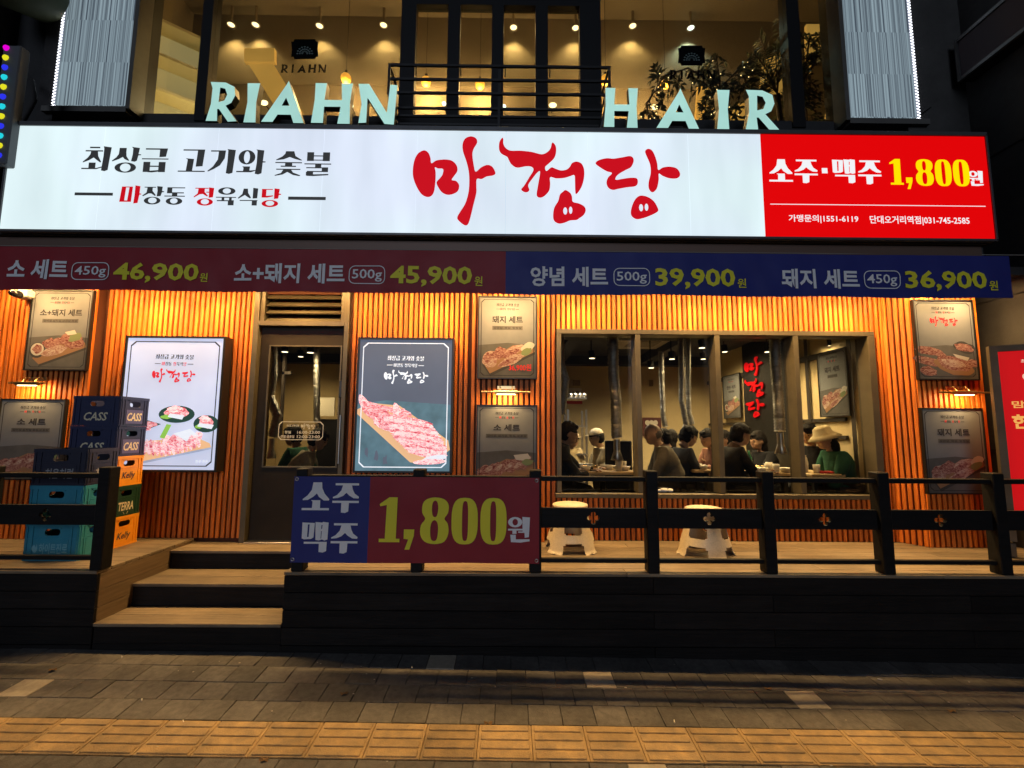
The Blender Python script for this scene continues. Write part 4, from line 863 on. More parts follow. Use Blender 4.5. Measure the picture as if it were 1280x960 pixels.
root = thing('palm', W(975,180,4.95), 'indoor palm with arching fronds near the right mullion upstairs', 'plant'); fr_m = MB(); st_m = MB()
for px, py in ((945,58),(950,45),(962,40),(935,78),(940,95),(955,75),(950,110),(975,38)):
    a = W(972,118,4.95); b = W(px, py, 4.95)+Vector((0,rp_.uniform(-.25,.25),0)); c = (a+b)/2+Vector((0,0,.16)); pts = [a.lerp(c,t).lerp(c.lerp(b,t),t) for t in [i/9 for i in range(10)]]
    st_m.tube(pts, .006, 4)
    for i in range(2, 10):
        for s in (-1, 1):
            for h in (0,.5):
                q = pts[i-1].lerp(pts[i], h); d = (pts[i]-pts[i-1]).normalized(); leafquad(fr_m, q, d*.7+Vector((0,s*.7,-.45)), .15, .012)
st_m.tube([W(980,200,4.95), W(972,118,4.95)], .03, 6); st_m.build('stem', M_stem, root); tag(fr_m.build('fronds', M_leaf, root), kind='stuff')
# juliet balcony rail
M_iron = mat('black_iron', (.02,.02,.021), .45, metal=.4)
YBk = 4.25
bx0, bx1 = W(486,100,YBk).x, W(762,100,YBk).x
bal = thing('balcony_rail', ((bx0+bx1)/2, YU, 4.3), 'black iron balcony rail in front of the four narrow upstairs windows', 'railing')
zb = [W(624, y, YBk).z for y in (82,99.5,116.5)]
for z in zb: MB().box(bx0, bx1, YBk, YBk+.02, z-.012, z+.012).build('front_rail', M_iron, bal)
for y, ins in ((128.5,8),(138.5,11),(149,14)):
    z = W(624,y,YBk).z; MB().box(bx0+ins/140, bx1-ins/140, YBk+.08, YBk+.1, z-.011, z+.011).build('lower_rail', M_iron, bal)
for s, x, px in ((1,bx0,486),(-1,bx1,762)):
    MB().box(x-.012, x+.012, YBk-.001, YBk+.021, W(624,119,YBk).z, zb[0]+.013).build('corner_post', M_iron, bal)
    MB().tube([(x,YBk+.01,W(624,118,YBk).z),(x+s*.1,YBk+.09,W(624,160,YBk).z)], .012, 4, smooth=False).build('strut', M_iron, bal)
    for z in zb: MB().box(x-.01, x+.01, YBk+.021, YU, z-.01, z+.01).build('side_rail', M_iron, bal)
MB().box(W(624,100,YBk).x-.012, W(624,100,YBk).x+.012, YBk+.021, YBk+.04, W(624,160,YBk).z, zb[0]).build('middle_post', M_iron, bal)
# standing letters
M_face = emat('pale_teal_face', (.36,.63,.57), 1.05, noise=.12, ns=2); M_ret = mat('letter_return', (.03,.035,.035), .4)
lets = thing('letter_sign', (0, 4.2, W(640,158,4.2).z), 'large pale teal raised letters RIAHN HAIR standing along the top of the long sign', 'sign')
for i, (ch, b) in enumerate((('R',(259,102.5,297.5,152)),('I',(306,104,323.5,153)),('A',(328,101,381,153.5)),('H',(390,104,440,154.5)),('N',(447,105,496,155.5)),('H',(754.5,110,798,159.5)),('A',(820,110.5,873,161)),('I',(895.5,112.5,913,161.5)),('R',(931,112.5,973,163)))):
    bb = R(*b, 4.22); mb = MB(); glyphs(mb, LET[ch], bb, 4.22, .075, 0, 1); mb.build('letter', [M_face, M_ret], lets)
# fluted light panels either side
for sgn, (fx0, fx1, by) in ((-1,(76,166,134)), (1,(1053,1139,149))):
    Yl = 4.47; X0, X1 = W(fx0 if sgn<0 else fx0+2,70,Yl).x, W(fx1,70,Yl).x; zb_ = W((fx0+fx1)/2, by, Yl).z; zt_ = W(120,-90,Yl).z
    root = thing('fluted_light_panel', ((X0+X1)/2, Yl, zb_), ('tall cold white fluted light panel at the upper left' if sgn<0 else 'tall cold white fluted light panel at the upper right'), 'light panel')
    nm = 'fluted_acrylic'
    if nm not in MATS:
        m = emat(nm, (.30,.38,.44), 1); nt = m.node_tree; N = nt.nodes; L = nt.links; bs = N['Principled BSDF']
        tc = N.new('ShaderNodeTexCoord'); sp_ = N.new('ShaderNodeSeparateXYZ'); L.new(tc.outputs['Object'], sp_.inputs[0])
        fl = N.new('ShaderNodeMath'); fl.operation = 'SNAP'; fl.inputs[1].default_value = .487; L.new(sp_.outputs[2], fl.inputs[0])
        cb = N.new('ShaderNodeCombineXYZ'); L.new(sp_.outputs[0], cb.inputs[0]); L.new(fl.outputs[0], cb.inputs[2])
        nz = N.new('ShaderNodeTexNoise'); nz.inputs['Scale'].default_value = 62; nz.inputs['Detail'].default_value = 3; L.new(cb.outputs[0], nz.inputs['Vector'])
        cr = N.new('ShaderNodeValToRGB'); L.new(nz.outputs['Fac'], cr.inputs[0]); cr.color_ramp.elements[0].position = .36; cr.color_ramp.elements[0].color = (.035,.045,.06,1); cr.color_ramp.elements[1].position = .62; cr.color_ramp.elements[1].color = (.26,.34,.38,1)
        L.new(cr.outputs[0], bs.inputs['Emission Color'])
    fm = MB(); nf = 30; pts = []
    for i in range(nf+1): x = X0+(X1-X0)*i/nf; pts += [(x, Yl+.0)] if i in (0, nf) else [(x-.004, Yl+.006), (x, Yl+.010), (x+.004, Yl+.006)]
    vs = [(x, y, z) for z in (zb_+.02, zt_) for x, y in pts]; n = len(pts); fm.add(vs, [(i, i+1, n+i+1, n+i) for i in range(n-1)])
    fm.build('fluted_face', MATS[nm], root, loc=(X0, Yl, W(110,77,Yl).z if sgn < 0 else W(1100,92,Yl).z))
    # housing
    xi = X1 if sgn < 0 else X0; xo = X0 if sgn < 0 else X1
    hs = MB(); hs.box(min(xi,xi-sgn*.045), max(xi,xi-sgn*.045), Yl-.03, YU-.001, zb_-.03, zt_); hs.box(X0-.0, X1+.0, Yl+.06, YU-.001, zb_, zt_); hs.box(min(X0,X1)-.12*(sgn<0), max(X0,X1)+.12*(sgn>0), Yl-.02, YU-.001, zb_-.06, zb_-.001)
    hs.build('housing', M_case, root)
    se = MB(); se.add([(xo,Yl,zb_),(xo+sgn*.11,Yl+.05,zb_),(xo+sgn*.11,Yl+.05,zt_),(xo,Yl,zt_)], [(0,1,2,3) if sgn > 0 else (3,2,1,0)]); se.build('edge_strip', emat('edge_glow', (.17,.19,.25), 1.0), root)
    dots = MB(); z = zb_+.02
    while z < zt_:
        for c in (.022,.055,.09): dots.box(xo+sgn*c-.011, xo+sgn*c+.011, Yl-.006+c*.55, Yl+.004+c*.55, z, z+.014, M=None)
        z += .034
    tag(dots.build('light_bead', emat('edge_bead', (.9,.92,1), 2.6), root), kind='stuff')

# ------------------------------------------------------------------ neighbours at the edges
M_nb = mat('neighbour_wall', (.03,.028,.028), .8, noise=.3, ns=3, bump=.3, bs=30)
nb = thing('neighbour_building', (5.3, 3.5, 0), 'dark neighbouring building closing the view on the right', 'building')
MB().box(4.86, 7, -1, 5.2, -.6, 9).build('wall', M_nb, nb, loc=(5,3,0))
for z in (1.5, 3.0, 4.45, 5.9): MB().box(4.85, 4.86, -1, 5.19, z, z+.012).build('joint', mat('joint_dark', (.012,.012,.012), .9), nb)  # thin lines in a darker tone for the wall joints
MB().box(4.2, 4.86, 4.5, 4.7, 3.2, 9).build('pier', mat('pier_render', (.05,.048,.045), .8, noise=.3, ns=3, bump=.3), nb)
q0 = SX(1193,52,4.7); q1 = SX(1198,103,4.7); 
sb = thing('dark_screen_box', q1, 'unlit mesh screen box fixed to the dark side wall at the upper right', 'screen')
zt0, zb0_ = q0.z, q1.z; ya_, yb_ = 1.6, q0.y
MB().box(4.72, 4.85, ya_, yb_, zb0_, zt0, bev=.004).build('box', M_black, sb)
MB().box(4.705, 4.72, ya_, yb_-.03, zb0_+.04, zt0-.04).build('mesh_face', mat('mesh_face', (.045,.03,.035), .6, bump=.8, bs=200), sb)
fr = MB(); M_al = mat('dull_aluminium', (.13,.13,.13), .4, metal=.8)
for a in ((zb0_,zb0_+.035),(zt0-.035,zt0)): fr.box(4.69,4.7195,ya_,yb_,a[0],a[1])
fr.box(4.69,4.7195,yb_-.03,yb_,zb0_+.036,zt0-.036); fr.build('frame', M_al, sb)
cb = thing('cable', SX(1150,112,4.84), 'thin dark cable strung along the side wall by the right light panel', 'cable'); MB().tube([W(1152,142,4.45), SX(1190,116,4.84), SX(1196,105,4.72)], .006, 5).build('cable_run', M_black, cb)
nl = thing('neighbour_building', (-6, 4.6, 0), 'dark neighbouring building behind the coloured light strip on the left', 'building')
MB().box(-8, -5.4, 4.3, 5.2, 0, 9).build('wall', M_nb, nl, loc=(-6,4.6,0)); MB().box(-4.97,-4.8,4.5,4.9,3.4,9).build('downpipe_casing', M_nb, nl)
dome = thing('round_awning', W(10,-5,4.1), 'olive rounded awning edge in the top left corner', 'awning')
c0 = W(12,-42,4.1); MB().lathe([(0,-.25),(.24,-.24),(.34,-.1),(.36,.1),(.22,.4)], c0, 28, 0, 'y').build('canopy', mat('olive_canvas', (.075,.085,.04), .7, noise=.2, ns=5), dome)
br = MB(); p1 = W(22,100,4.3); br.tube([W(20,85,4.3), W(40,100,4.3), W(44,125,4.3), W(30,150,4.4)], .02, 6); tag(br.build('cable_bundle', M_nb, loc=p1), 'dark bundle of cables on the wall left of the sign', 'cable')
# coloured dot strip
st = thing('coloured_light_strip', W(6,130,3.98), 'vertical light strip of magenta, yellow, blue and cyan dots at the left edge', 'sign')
Yx = 3.98; b = R(-6,56,17,205,Yx); MB().box(b[0], b[1], Yx, Yx+.09, b[2], b[3], bev=.01).build('back_box', mat('strip_box', (.10,.11,.12), .5), st)
cols = [(.9,0,.75),(.9,.85,.02),(.03,.04,.95),(.02,.75,.85)]
order = [0,1,2,3,1,2,3,1,2,3,1,2]
for i, ci in enumerate(order):
    p = W(8.2-i*.85, 60+i*12.2, Yx); mb = MB(); n_ = 6
    mb.lathe([(0,-.022),(.022,-.014),(.029,0)], (p.x, Yx, p.z), 8, 0, 'y'); mb.build('light_dot', emat('dot_%s' % ['magenta','yellow','blue','cyan'][ci], cols[ci], .85), st)
# security camera
cy = YW-.2; p = W(27,368,cy); sc_ = thing('security_camera', p, 'small white security camera under the eave at the left end', 'camera')
M_cw = mat('camera_white', (.85,.82,.72), .4)
MB().box(p.x-.10, p.x+.05, cy-.02, cy+.14, p.z-.03, p.z+.06, bev=.02).build('housing', M_cw, sc_); MB().lathe([(0,-.07),(.03,-.065),(.036,-.02),(.036,.02)], (p.x+.0,cy-.03,p.z-.008), 16, 0, 'y').build('lens', mat('lens_black', (.01,.01,.012), .1), sc_)
MB().tube([(p.x-.02,cy+.1,p.z+.05),(p.x-.02,cy+.1,ZT)], .015, 8).build('stem', M_cw, sc_)
# ------------------------------------------------------------------ red standing panel at the right edge
pA = W(1246,440,4.05); pB = W(1263,640,4.05)
root = thing('red_standing_panel', (pA.x, 4.05, pB.z), 'tall red printed panel in a dark wooden frame at the right edge of the deck', 'sign')
angp = math.radians(-30); Mp = Matrix.Translation((pA.x, 4.05, 0)) @ Matrix.Rotation(angp, 4, 'Z')
wdt = .85; zt_, zb_ = pA.z, pB.z
f = MB(); 
for a in ((-.055,-.001,zb_-.25,zt_+.055),(wdt+.001,wdt+.05,zb_-.2,zt_+.055),(-.001,wdt+.001,zt_+.001,zt_+.055),(-.001,wdt+.001,zb_-.09,zb_-.001)): f.box(a[0],a[1],-.02,.05,a[2],a[3],M=Mp)
f.box(-.05,-.005,.0,.3,zb_-.38,zb_-.27,M=Mp)
f.build('frame', mat('dark_oak', (.06,.045,.025), .6, noise=.3, ns=5), root)
M_rp = emat('lit_red_print', (.62,.006,.008), .8)
MB().box(0, wdt, 0, .02, zb_, zt_, M=Mp).build('panel', M_rp, root)
tx = MB(); lp = MB()
def tp_(mb, s, u0, v0, u1, v1, off=.02): text(mb, s, (wdt*u0, wdt*u1, zt_-(zt_-zb_)*v1, zt_-(zt_-zb_)*v0), -.003, off, 0, 0, Mp)
tp_(tx, '최상급 고기와 숯불', .17, .055, .55, .08, .015); tp_(tx, '마장동 정육식당', .20, .095, .52, .115, .012)
lg = MB(); glyphs(lg, LOGO, (wdt*.17, wdt*.56, zt_-(zt_-zb_)*.21, zt_-(zt_-zb_)*.135), -.003); tx.add([tuple(Mp @ Vector(v)) for v in lg.v], lg.f)
tp_(lp, '한 잔 술 한 점 고기', .20, .24, .85, .285); tp_(lp, '맘을 수 있는', .07, .315, .66, .36)
tp_(lp, '한우 한돈', .06, .40, .68, .49, .03); tp_(lp, '육회 사시미', .19, .505, .86, .575, .03); tp_(tx, '(1인분 포장)', .26, .61, .70, .65, .015)
tx.build('lettering', emat('panel_white', (.8,.55,.4), .9), root); lp.build('lettering', emat('panel_amber', (.85,.42,.10), .9), root)
# ------------------------------------------------------------------ dining room behind the front
ZI = ZD-.10; XR_ = 3.78; YB_ = 8.6; ZC = 3.06
M_cream2 = mat('cream_plaster', (.58,.46,.25), .8, noise=.12, ns=1.2, bump=.1)
M_navy = mat('navy_ceiling', (.02,.024,.035), .7, noise=.2, ns=3)
rm = MB(); rm.box(-4.3, XR_, YB_, YB_+.1, ZI, ZC+.6); rm.box(-4.4,-4.3, YW+.16, YB_+.1, ZI, ZC+.6); rm.box(XR_, XR_+.1, YW+.152, YB_+.1, ZI, ZC+.6)
tag(rm.build('dining_room_wall', M_cream2), kind='structure')
tag(MB().box(-4.4, XR_+.1, YW+.16, YB_+.1, ZC, ZC+.1).build('dining_room_ceiling', M_navy), kind='structure')
tag(MB().box(-4.4, XR_+.1, YW+.151, YB_+.1, ZI-.05, ZI).build('dining_room_floor', mat('dark_tile', (.06,.05,.045), .35, noise=.3, ns=4)), kind='structure')
bm_ = thing('ceiling_beam', (0, 7, ZC-.15), 'dark navy beams crossing the dining room ceiling', 'beam')
for y in (5.9, 8.35): MB().box(-4.2, XR_-.01, y, y+.22, ZC-.16, ZC-.001).build('beam', M_navy, bm_, loc=(0,y,ZC-.1))
MB().box(.8,1.0, 6.13, 8.34, ZC-.15, ZC-.001).build('beam', M_navy, bm_); MB().box(2.4,2.6, 6.13, 8.34, ZC-.15, ZC-.001).build('beam', M_navy, bm_)
ac = G(803,429,ZC-.03); t = thing('ceiling_air_conditioner', (ac.x, ac.y, ZC-.03), 'square pale ceiling air conditioner above the second window pane', 'air conditioner')
M_acw = mat('off_white_plastic', (.5,.45,.36), .5); MB().box(ac.x-.45, ac.x+.45, ac.y-.45, ac.y+.45, ZC-.04, ZC-.002, bev=.01).build('cover', M_acw, t); MB().box(ac.x-.22, ac.x+.22, ac.y-.22, ac.y+.22, ZC-.05, ZC-.041).build('grille', mat('grey_grille', (.25,.22,.17), .6), t)
# lamps
M_disc = emat('spot_lens', (1,.86,.55), 7)
for px, py, Y, wh in ((814,460,6.6,'lowest in the second pane, over the grey jumper man'),(840,449,6.4,'in the middle of the second pane'),(877.5,435,6.0,'highest at the right of the second pane'),(879,449,7.4,'right under the highest one in the second pane'),(906,440,6.9,'at the left edge of the third pane'),(356,440,6.0,'at the left behind the door glass'),(388,441,5.7,'at the right behind the door glass'),(740,448,6.6,'in the first pane, over the cook'),(960,440,5.6,'in the third pane, beside the neon characters'),(1040,432,5.3,'in the last pane, above the inner poster'),(376,446,7.6,'added far back to brighten the room behind the door glass')):  # the far back one behind the door is an added fill lamp
    p = W(px, py, Y); 
    t = thing('track_spotlight', p, 'small black spotlight '+wh, 'ceiling light', 'track spotlights in the dining room')
    MB().tube([(p.x,p.y,p.z+.005),(p.x-.01,p.y,p.z+.11)], .045, 12).tube([(p.x-.01,p.y,p.z+.11),(p.x-.01,p.y,ZC)], .008, 6).build('lamp_body', M_black, t)
    MB().lathe([(0,0),(.04,0)], p, 14).build('lens', M_disc, t)
    L_ = bpy.data.lights.new('track_light', 'SPOT'); L_.energy = 125 if px > 500 else 80; L_.color = (1,.78,.42) if px != 740 else (1,.90,.72); L_.spot_size = math.radians(160); L_.spot_blend = .9; L_.shadow_soft_size = .16
    lo = bpy.data.objects.new('track_light', L_); COL.objects.link(lo); lo.parent = t; lo.location = (0,0,-.02)
# right-hand wall with framed panels, posters and the red neon
pn_ = thing('panelled_wall', (XR_, 6.2, ZI), 'dark framed panelling with posters along the right wall of the dining room', 'wall panelling')
def on_right(mb, Yfar, off=.0): 
    mb.v = [(XR_-off+v[1], Yfar-v[0], v[2]) for v in mb.v]; return mb
zb1_ = SX(1071,432,XR_).z; zb2_ = SX(1071,524,XR_).z; zb3_ = SX(1071,547,XR_).z
def YS_(px): return SX(px, 500, XR_).y
M_dfr = mat('dark_panel_frame', (.028,.022,.018), .5)
for a, b in ((zb1_-.05, zb1_+.015), (zb2_-.02, zb2_+.02), (zb3_-.02, zb3_+.02)): MB().box(XR_-.03, XR_-.001, YW+.46, YB_, a, b).build('rail', M_dfr, pn_)
for px in (1014, 1069, 936, 966, 1000, 897): 
    y = YS_(px); MB().box(XR_-.035, XR_-.0305, y-.03, y+.03, ZI+.4, ZC).build('stile', M_dfr, pn_)
ya_, yb_ = YS_(988), YS_(934); MB().box(XR_-.05, XR_-.036, ya_, yb_, ZI+.2, ZC-.001).build('black_panel', M_black, pn_)
MB().box(XR_-.06, XR_-.001, YW+.46, YB_, ZI, zb3_-.25).build('wainscot', mat('dark_leather', (.02,.018,.016), .4), pn_)
for (pa, pc, ya, yb, kind, ti, lab) in ((1030,1068,437,521,'pork','돼지 세트','pork set poster on the inner wall seen through the last window pane'), (908,930,468,523,'mix','한돈 세트','small poster on the inner wall left of the red neon characters')):
    Yf, Yn = YS_(pa), YS_(pc); zt = SX((pa+pc)/2, ya, XR_).z; zb = SX((pa+pc)/2, yb, XR_).z; wd = Yf-Yn
    rt_ = thing('framed_poster', (XR_-.05, (Yf+Yn)/2, zb), lab, 'poster')
    f = MB(); 
    for a in ((0,wd,zt-.012,zt),(0,wd,zb,zb+.012),(0,.012,zb+.012,zt-.012),(wd-.012,wd,zb+.012,zt-.012)): f.box(a[0],a[1],0,.02,a[2],a[3])
    on_right(f, Yf, .06).build('frame', M_pframe, rt_)
    on_right(MB().box(.0125,wd-.0125,.008,.018,zb+.0125,zt-.0125), Yf, .06).build('panel', PL[0][0], rt_)
    q = MB(); picture(q, (.0125,wd-.0125,zb+.0125,zt-.0125), .0075, kind, ti, '삼겹살, 목살'); on_right(q, Yf, .06).build('print', PL[0], rt_)
ng = MB(); M_neon = emat('red_neon', (.85,.004,.010), .6)
Yf, Yn = YS_(937.5), YS_(961); wd = Yf-Yn
for pcs, ya, yb in ((LOGO[:2],446,470),(LOGO[2:4],472,497),(LOGO[4:],499,522)):
    glyphs(ng, pcs, (0, wd, SX(950,yb,XR_).z, SX(950,ya,XR_).z), 0, .012)
on_right(ng, Yf, .075); tag(ng.build('neon_sign', M_neon, loc=(XR_-.07,(Yf+Yn)/2,zb2_)), 'red neon characters stacked vertically on the black inner panel', 'sign')
# back wall sheet with red band, service shelf
p = W(728,508,YB_-.03); ws = thing('wall_notice', (p.x, YB_-.03, p.z), 'white notice with red lower band on the back wall behind the first pane', 'notice')
b = R(709,485,727,505,YB_-.02); MB().box(b[0],b[1],YB_-.015,YB_-.001,b[2],b[3]).build('sheet', mat('notice_white', (.7,.66,.55), .6), ws)
tq = MB(); text(tq, '이용', fr_(b,.1,.2,.9,.62), YB_-.017, .03); tq.build('lettering', M_black, ws)
b2_ = R(707,500,728,505,YB_-.02); MB().box(b2_[0],b2_[1],YB_-.024,YB_-.0165,b2_[2],b2_[3]).build('red_band', mat('notice_red', (.45,.02,.02), .6), ws)
for b, lb_ in ((R(716,475,725,482,YB_),'small brown picture on the back wall over the notice'),(R(811,475,816,483,YB_),'small dark picture on the back wall left of the second duct')):
    tag(MB().box(b[0],b[1],YB_-.03,YB_-.001,b[2],b[3],bev=.005).build('small_picture', mat('brown_picture', (.22,.15,.07), .6), loc=(b[0],YB_,b[2])), lb_, 'picture')
b = R(803,522,826,545,YB_); nb_ = thing('wall_board', (b[0], YB_, b[2]), 'dark red menu board low on the back wall behind the grey jumper man', 'board'); MB().box(b[0],b[1],YB_-.03,YB_-.001,b[2],b[3]).build('board', mat('maroon', (.10,.02,.02), .6), nb_)
q = MB()
for i in range(3): q.poly([ell(b[0]+(b[1]-b[0])*(.25+.22*i), b[2]+(b[3]-b[2])*.72, .045, .05, 10)], YB_-.031)
q.build('white_spot', mat('notice_white', (.7,.66,.55), .6), nb_)
b = R(710,512,733,572,6.9); sh2 = thing('steel_shelf_rack', (b[0],6.9,ZI), 'steel kitchen rack with pots behind the man in black at the left pane', 'rack')
for x in (b[0], b[1]):
    for y in (6.9, 7.3): MB().box(x-.015,x+.015,y-.015,y+.015,ZI,b[3]).build('upright', M_steel, sh2)
for k in range(4): MB().box(b[0]-.02,b[1]+.02,6.88,7.32,ZI+.4+k*.42,ZI+.42+k*.42).build('shelf', M_steel, sh2)
for k in range(4):
    c = Vector((b[0]+.06+.07*k, 7.05, ZI+.42+.42*3)); tag(MB().lathe([(0,0),(.045,0),(.05,.08),(.0,.085)], c, 14).build('steel_pot', M_steel, loc=c), 'small steel pot standing on the kitchen rack', 'pot', 'steel pots on the rack')
# screen and pillar by the second mullion
tag(MB().box(W(757,560,5.5).x, W(790,560,5.5).x, 5.5, 5.56, ZI, W(775,551,5.5).z, bev=.01).build('partition', M_black, loc=(W(770,560,5.5).x,5.5,ZI)), 'low black partition behind the table at the left pane', 'partition')
# exhaust ducts
M_foil = mat('crinkled_foil', (.36,.355,.34), .42, metal=1, bump=.9, bs=70, noise=.3, ns=30)
def duct(pts, r, label, hood=True):
    P_ = [Vector(p) for p in pts]; root = thing('exhaust_duct', P_[-1], label, 'duct'); path = []; rs = []
    n = 0
    for a, b in zip(P_, P_[1:]):
        k = max(2, int((b-a).length/.016)); 
        for i in range(k): path.append(a.lerp(b, i/k)+Vector((random.uniform(-.003,.003),)*3)); rs.append(r*(1.08 if n % 2 else .9)); n += 1
    MB().tube(path, rs, 12).build('flexible_hose', M_foil, root)
    if hood:
        e = P_[-1]; MB().tube([e, e+Vector((0,0,-.12))], r*.62, 12).build('neck', M_steel, root); MB().lathe([(r*.6,-.12),(r*1.15,-.22),(r*1.1,-.225)], e, 16).build('hood', M_steel, root)
duct([W(766,405,5.0), W(767,470,5.0), W(770,500,5.0), W(771,549,5.0)], .058, 'fat silver exhaust duct hanging in the first window pane')
duct([W(700,405,5.2), W(701,455,5.2), W(707,475,5.2), W(704,500,5.2), W(702,520,5.2)], .045, 'bent silver exhaust duct at the left edge of the window', False)
duct([W(826,440,6.2), W(827,470,6.2), W(829,520,6.2), W(832,535,6.2)], .036, 'thin silver exhaust duct above the grey jumper man')
duct([W(851,420,5.8), W(852,470,5.8), W(852,500,5.8), W(858,530,5.8), W(853,545,5.8)], .036, 'pair-forming silver exhaust duct left of the dark-jacket man, wavy'  .replace('pair-forming ','wavy ').replace(', wavy',''))
duct([W(860,420,5.9), W(860,470,5.9), W(861,515,5.9), W(866,532,5.9)], .034, 'straight silver exhaust duct directly over the dark-jacket man')
duct([W(967.5,405,4.95), W(969,450,4.95), W(973,500,4.95), W(975,541,4.95)], .055, 'fat silver exhaust duct hanging beside the red neon')
duct([W(893,405,5.1), W(893,470,5.1), W(895,530,5.1)], .03, 'thin silver exhaust duct half hidden by the middle mullion')
duct([W(341,425,5.3), W(341,470,5.3), W(337,495,5.3), W(347,520,5.3), W(340,548,5.3)], .05, 'crumpled silver exhaust duct seen through the door glass')
duct([W(396,425,5.9), W(396,470,5.9), W(396,530,5.9)], .04, 'straight silver exhaust duct at the right of the door glass')
MB_ = MB(); b = R(351,437,362,545,6.2)
tag(MB().box(b[0],b[0]+.03,6.2,6.25,b[2],b[3]).box(b[0],b[1],6.2,6.25,b[3]-.34,b[3]-.3).build('dark_shelf_post', M_dfr, loc=(b[0],6.2,b[2])), 'dark post with bracket seen behind the door duct', 'post')
b = R(399,497,418,520,6.3); tag(MB().box(b[0],b[1],6.3,6.32,b[2],b[3]).build('wall_sheet', mat('notice_white', (.7,.66,.55), .6), loc=(b[0],6.3,b[2])), 'cream sheet hanging behind the door glass', 'notice')
tag(MB().box(W(398,523,6.35).x, W(424,523,6.35).x, 6.33, 6.9, ZI, W(410,524,6.35).z).build('counter', M_black, loc=(W(410,523,6.35).x,6.4,ZI)), 'dark service counter under the cream sheet behind the door', 'counter')

# tables and what stands on them
M_top = mat('pale_table_top', (.55,.40,.20), .4, noise=.15, ns=6, stretch=(.4,6,6)); ZTB = ZI+.74
def table(x0, x1, y0, y1, label):
    root = thing('table', ((x0+x1)/2, (y0+y1)/2, ZI), label, 'table')
    MB().box(x0,x1,y0,y1,ZTB-.035,ZTB,bev=.006).build('table_top', M_top, root)
    for x in (x0+.06, x1-.06):
        for y in (y0+.06, y1-.06): MB().box(x-.02,x+.02,y-.02,y+.02,ZI,ZTB-.036).build('leg', M_black, root)
T = {}
for k, (a, b_, y0, y1, lb_) in {'a': (712,798,4.95,5.75,'table laden with dishes in the first window pane'), 'b': (935,992,4.95,5.7,'table crowded with grill and dishes under the fat duct by the neon'), 'c': (1015,1057,4.86,5.5,'pale table with cup and red dish in front of the green jacket'), 'd': (868,892,5.3,6.0,'far table between the dark-jacket man and the middle mullion')}.items():
    x0, x1 = W(a,590,y0).x, W(b_,590,y0).x; table(x0, x1, y0, y1, lb_); T[k] = (x0, x1, y0, y1)
M_dish = mat('white_china', (.7,.65,.52), .3); M_food = mat('cooked_food', (.25,.12,.05), .6, noise=.5, ns=40); M_glassy = mat('clear_glass', (.5,.5,.48), .1, spec=.8); M_gold = mat('brass_grill', (.6,.42,.18), .25, metal=1); M_redp = mat('red_plastic', (.5,.03,.03), .4); M_grn = mat('bottle_green', (.03,.16,.07), .15)
def dish(x, y, kind, label, grp=None, r=.07):
    z = ZTB+.0008; c = Vector((x,y,z)); root = thing(kind, c, label, kind.replace('_',' '), grp)
    if kind in ('plate','bowl'):
        h = .018 if kind == 'plate' else .05
        MB().lathe([(0,0),(r*.6,0),(r,h),(r*.94,h),(r*.55,.006),(0,.006)], c, 16).build('dish', M_dish, root); MB().ball(c+Vector((0,0,h*.6)), r*.6, r*.6, .018, 10).build('food', M_food, root)
    elif kind == 'cup': MB().lathe([(0,0),(.03,0),(.036,.09),(.032,.09),(.028,.006),(0,.006)], c, 14).build('cup_wall', M_dish, root)
    elif kind == 'bottle': MB().lathe([(0,0),(.033,0),(.033,.13),(.013,.18),(.013,.215),(0,.216)], c, 14).build('glass', M_grn, root); MB().lathe([(.034,.03),(.034,.10)], c, 14).build('label', M_dish, root)
    elif kind == 'grill': MB().lathe([(0,0),(r,0),(r*1.1,.05),(r*1.02,.05),(r*.95,.02),(0,.02)], c, 20).build('bowl_rim', M_gold, root); MB().lathe([(0,.04),(r*.95,.045)], c, 16).build('grate', M_black, root)
    elif kind == 'flask': MB().lathe([(0,0),(.035,0),(.04,.1),(.03,.16),(.022,.17),(0,.17)], c, 14).build('body', M_dish, root); MB().lathe([(.026,.155),(.024,.185),(0,.19)], c, 14).build('lid', M_acw, root)
x0,x1,y0,y1 = T['a']
dish(x0+.22,y0+.35,'grill','round grill set into the left pane table','table grills',.14)
for i,(u,v,k,l) in enumerate(((.16,.15,'plate','white plate at the left front corner of the first table'),(.42,.12,'plate','white plate with meat at the front of the first table'),(.62,.4,'bowl','small bowl beyond the grill on the first table'),(.85,.2,'bowl','small bowl at the right end of the first table'),(.75,.12,'flask','cream flask with lid standing on the first table'),(.3,.7,'bowl','small bowl at the back left of the first table'),(.92,.5,'cup','cup at the right back of the first table'))): dish(x0+(x1-x0)*u, y0+(y1-y0)*v, k, l)
x0,x1,y0,y1 = T['b']
dish((x0+x1)/2+.02,y0+.3,'grill','round grill under the fat duct by the neon','table grills',.13)
for i,(u,v,k,l) in enumerate(((.1,.1,'plate','white plate at the near left of the crowded table'),(.35,.08,'bowl','small bowl at the near edge of the crowded table'),(.65,.1,'plate','white plate at the near middle of the crowded table'),(.92,.12,'bowl','small bowl at the near right of the crowded table'),(.15,.45,'bowl','small bowl by the black-jacket man'),(.9,.5,'cup','cup on the crowded table by the last mullion'),(.6,.7,'bottle','green bottle on the crowded table'))): dish(x0+(x1-x0)*u, y0+(y1-y0)*v, k, l)
x0,x1,y0,y1 = T['c']
dish(x0+.05,y0+.2,'flask','cream flask at the left of the pale table'); dish(x0+.13,y0+.12,'cup','white cup on the pale table beside the flask')
c = Vector((x0+.22,y0+.1,ZTB+.0008)); tag(MB().box(c.x-.08,c.x+.08,c.y-.05,c.y+.05,c.z,c.z+.022,bev=.006).build('red_tray', M_redp, loc=c), 'small red tray on the pale table in front of the green jacket', 'tray')
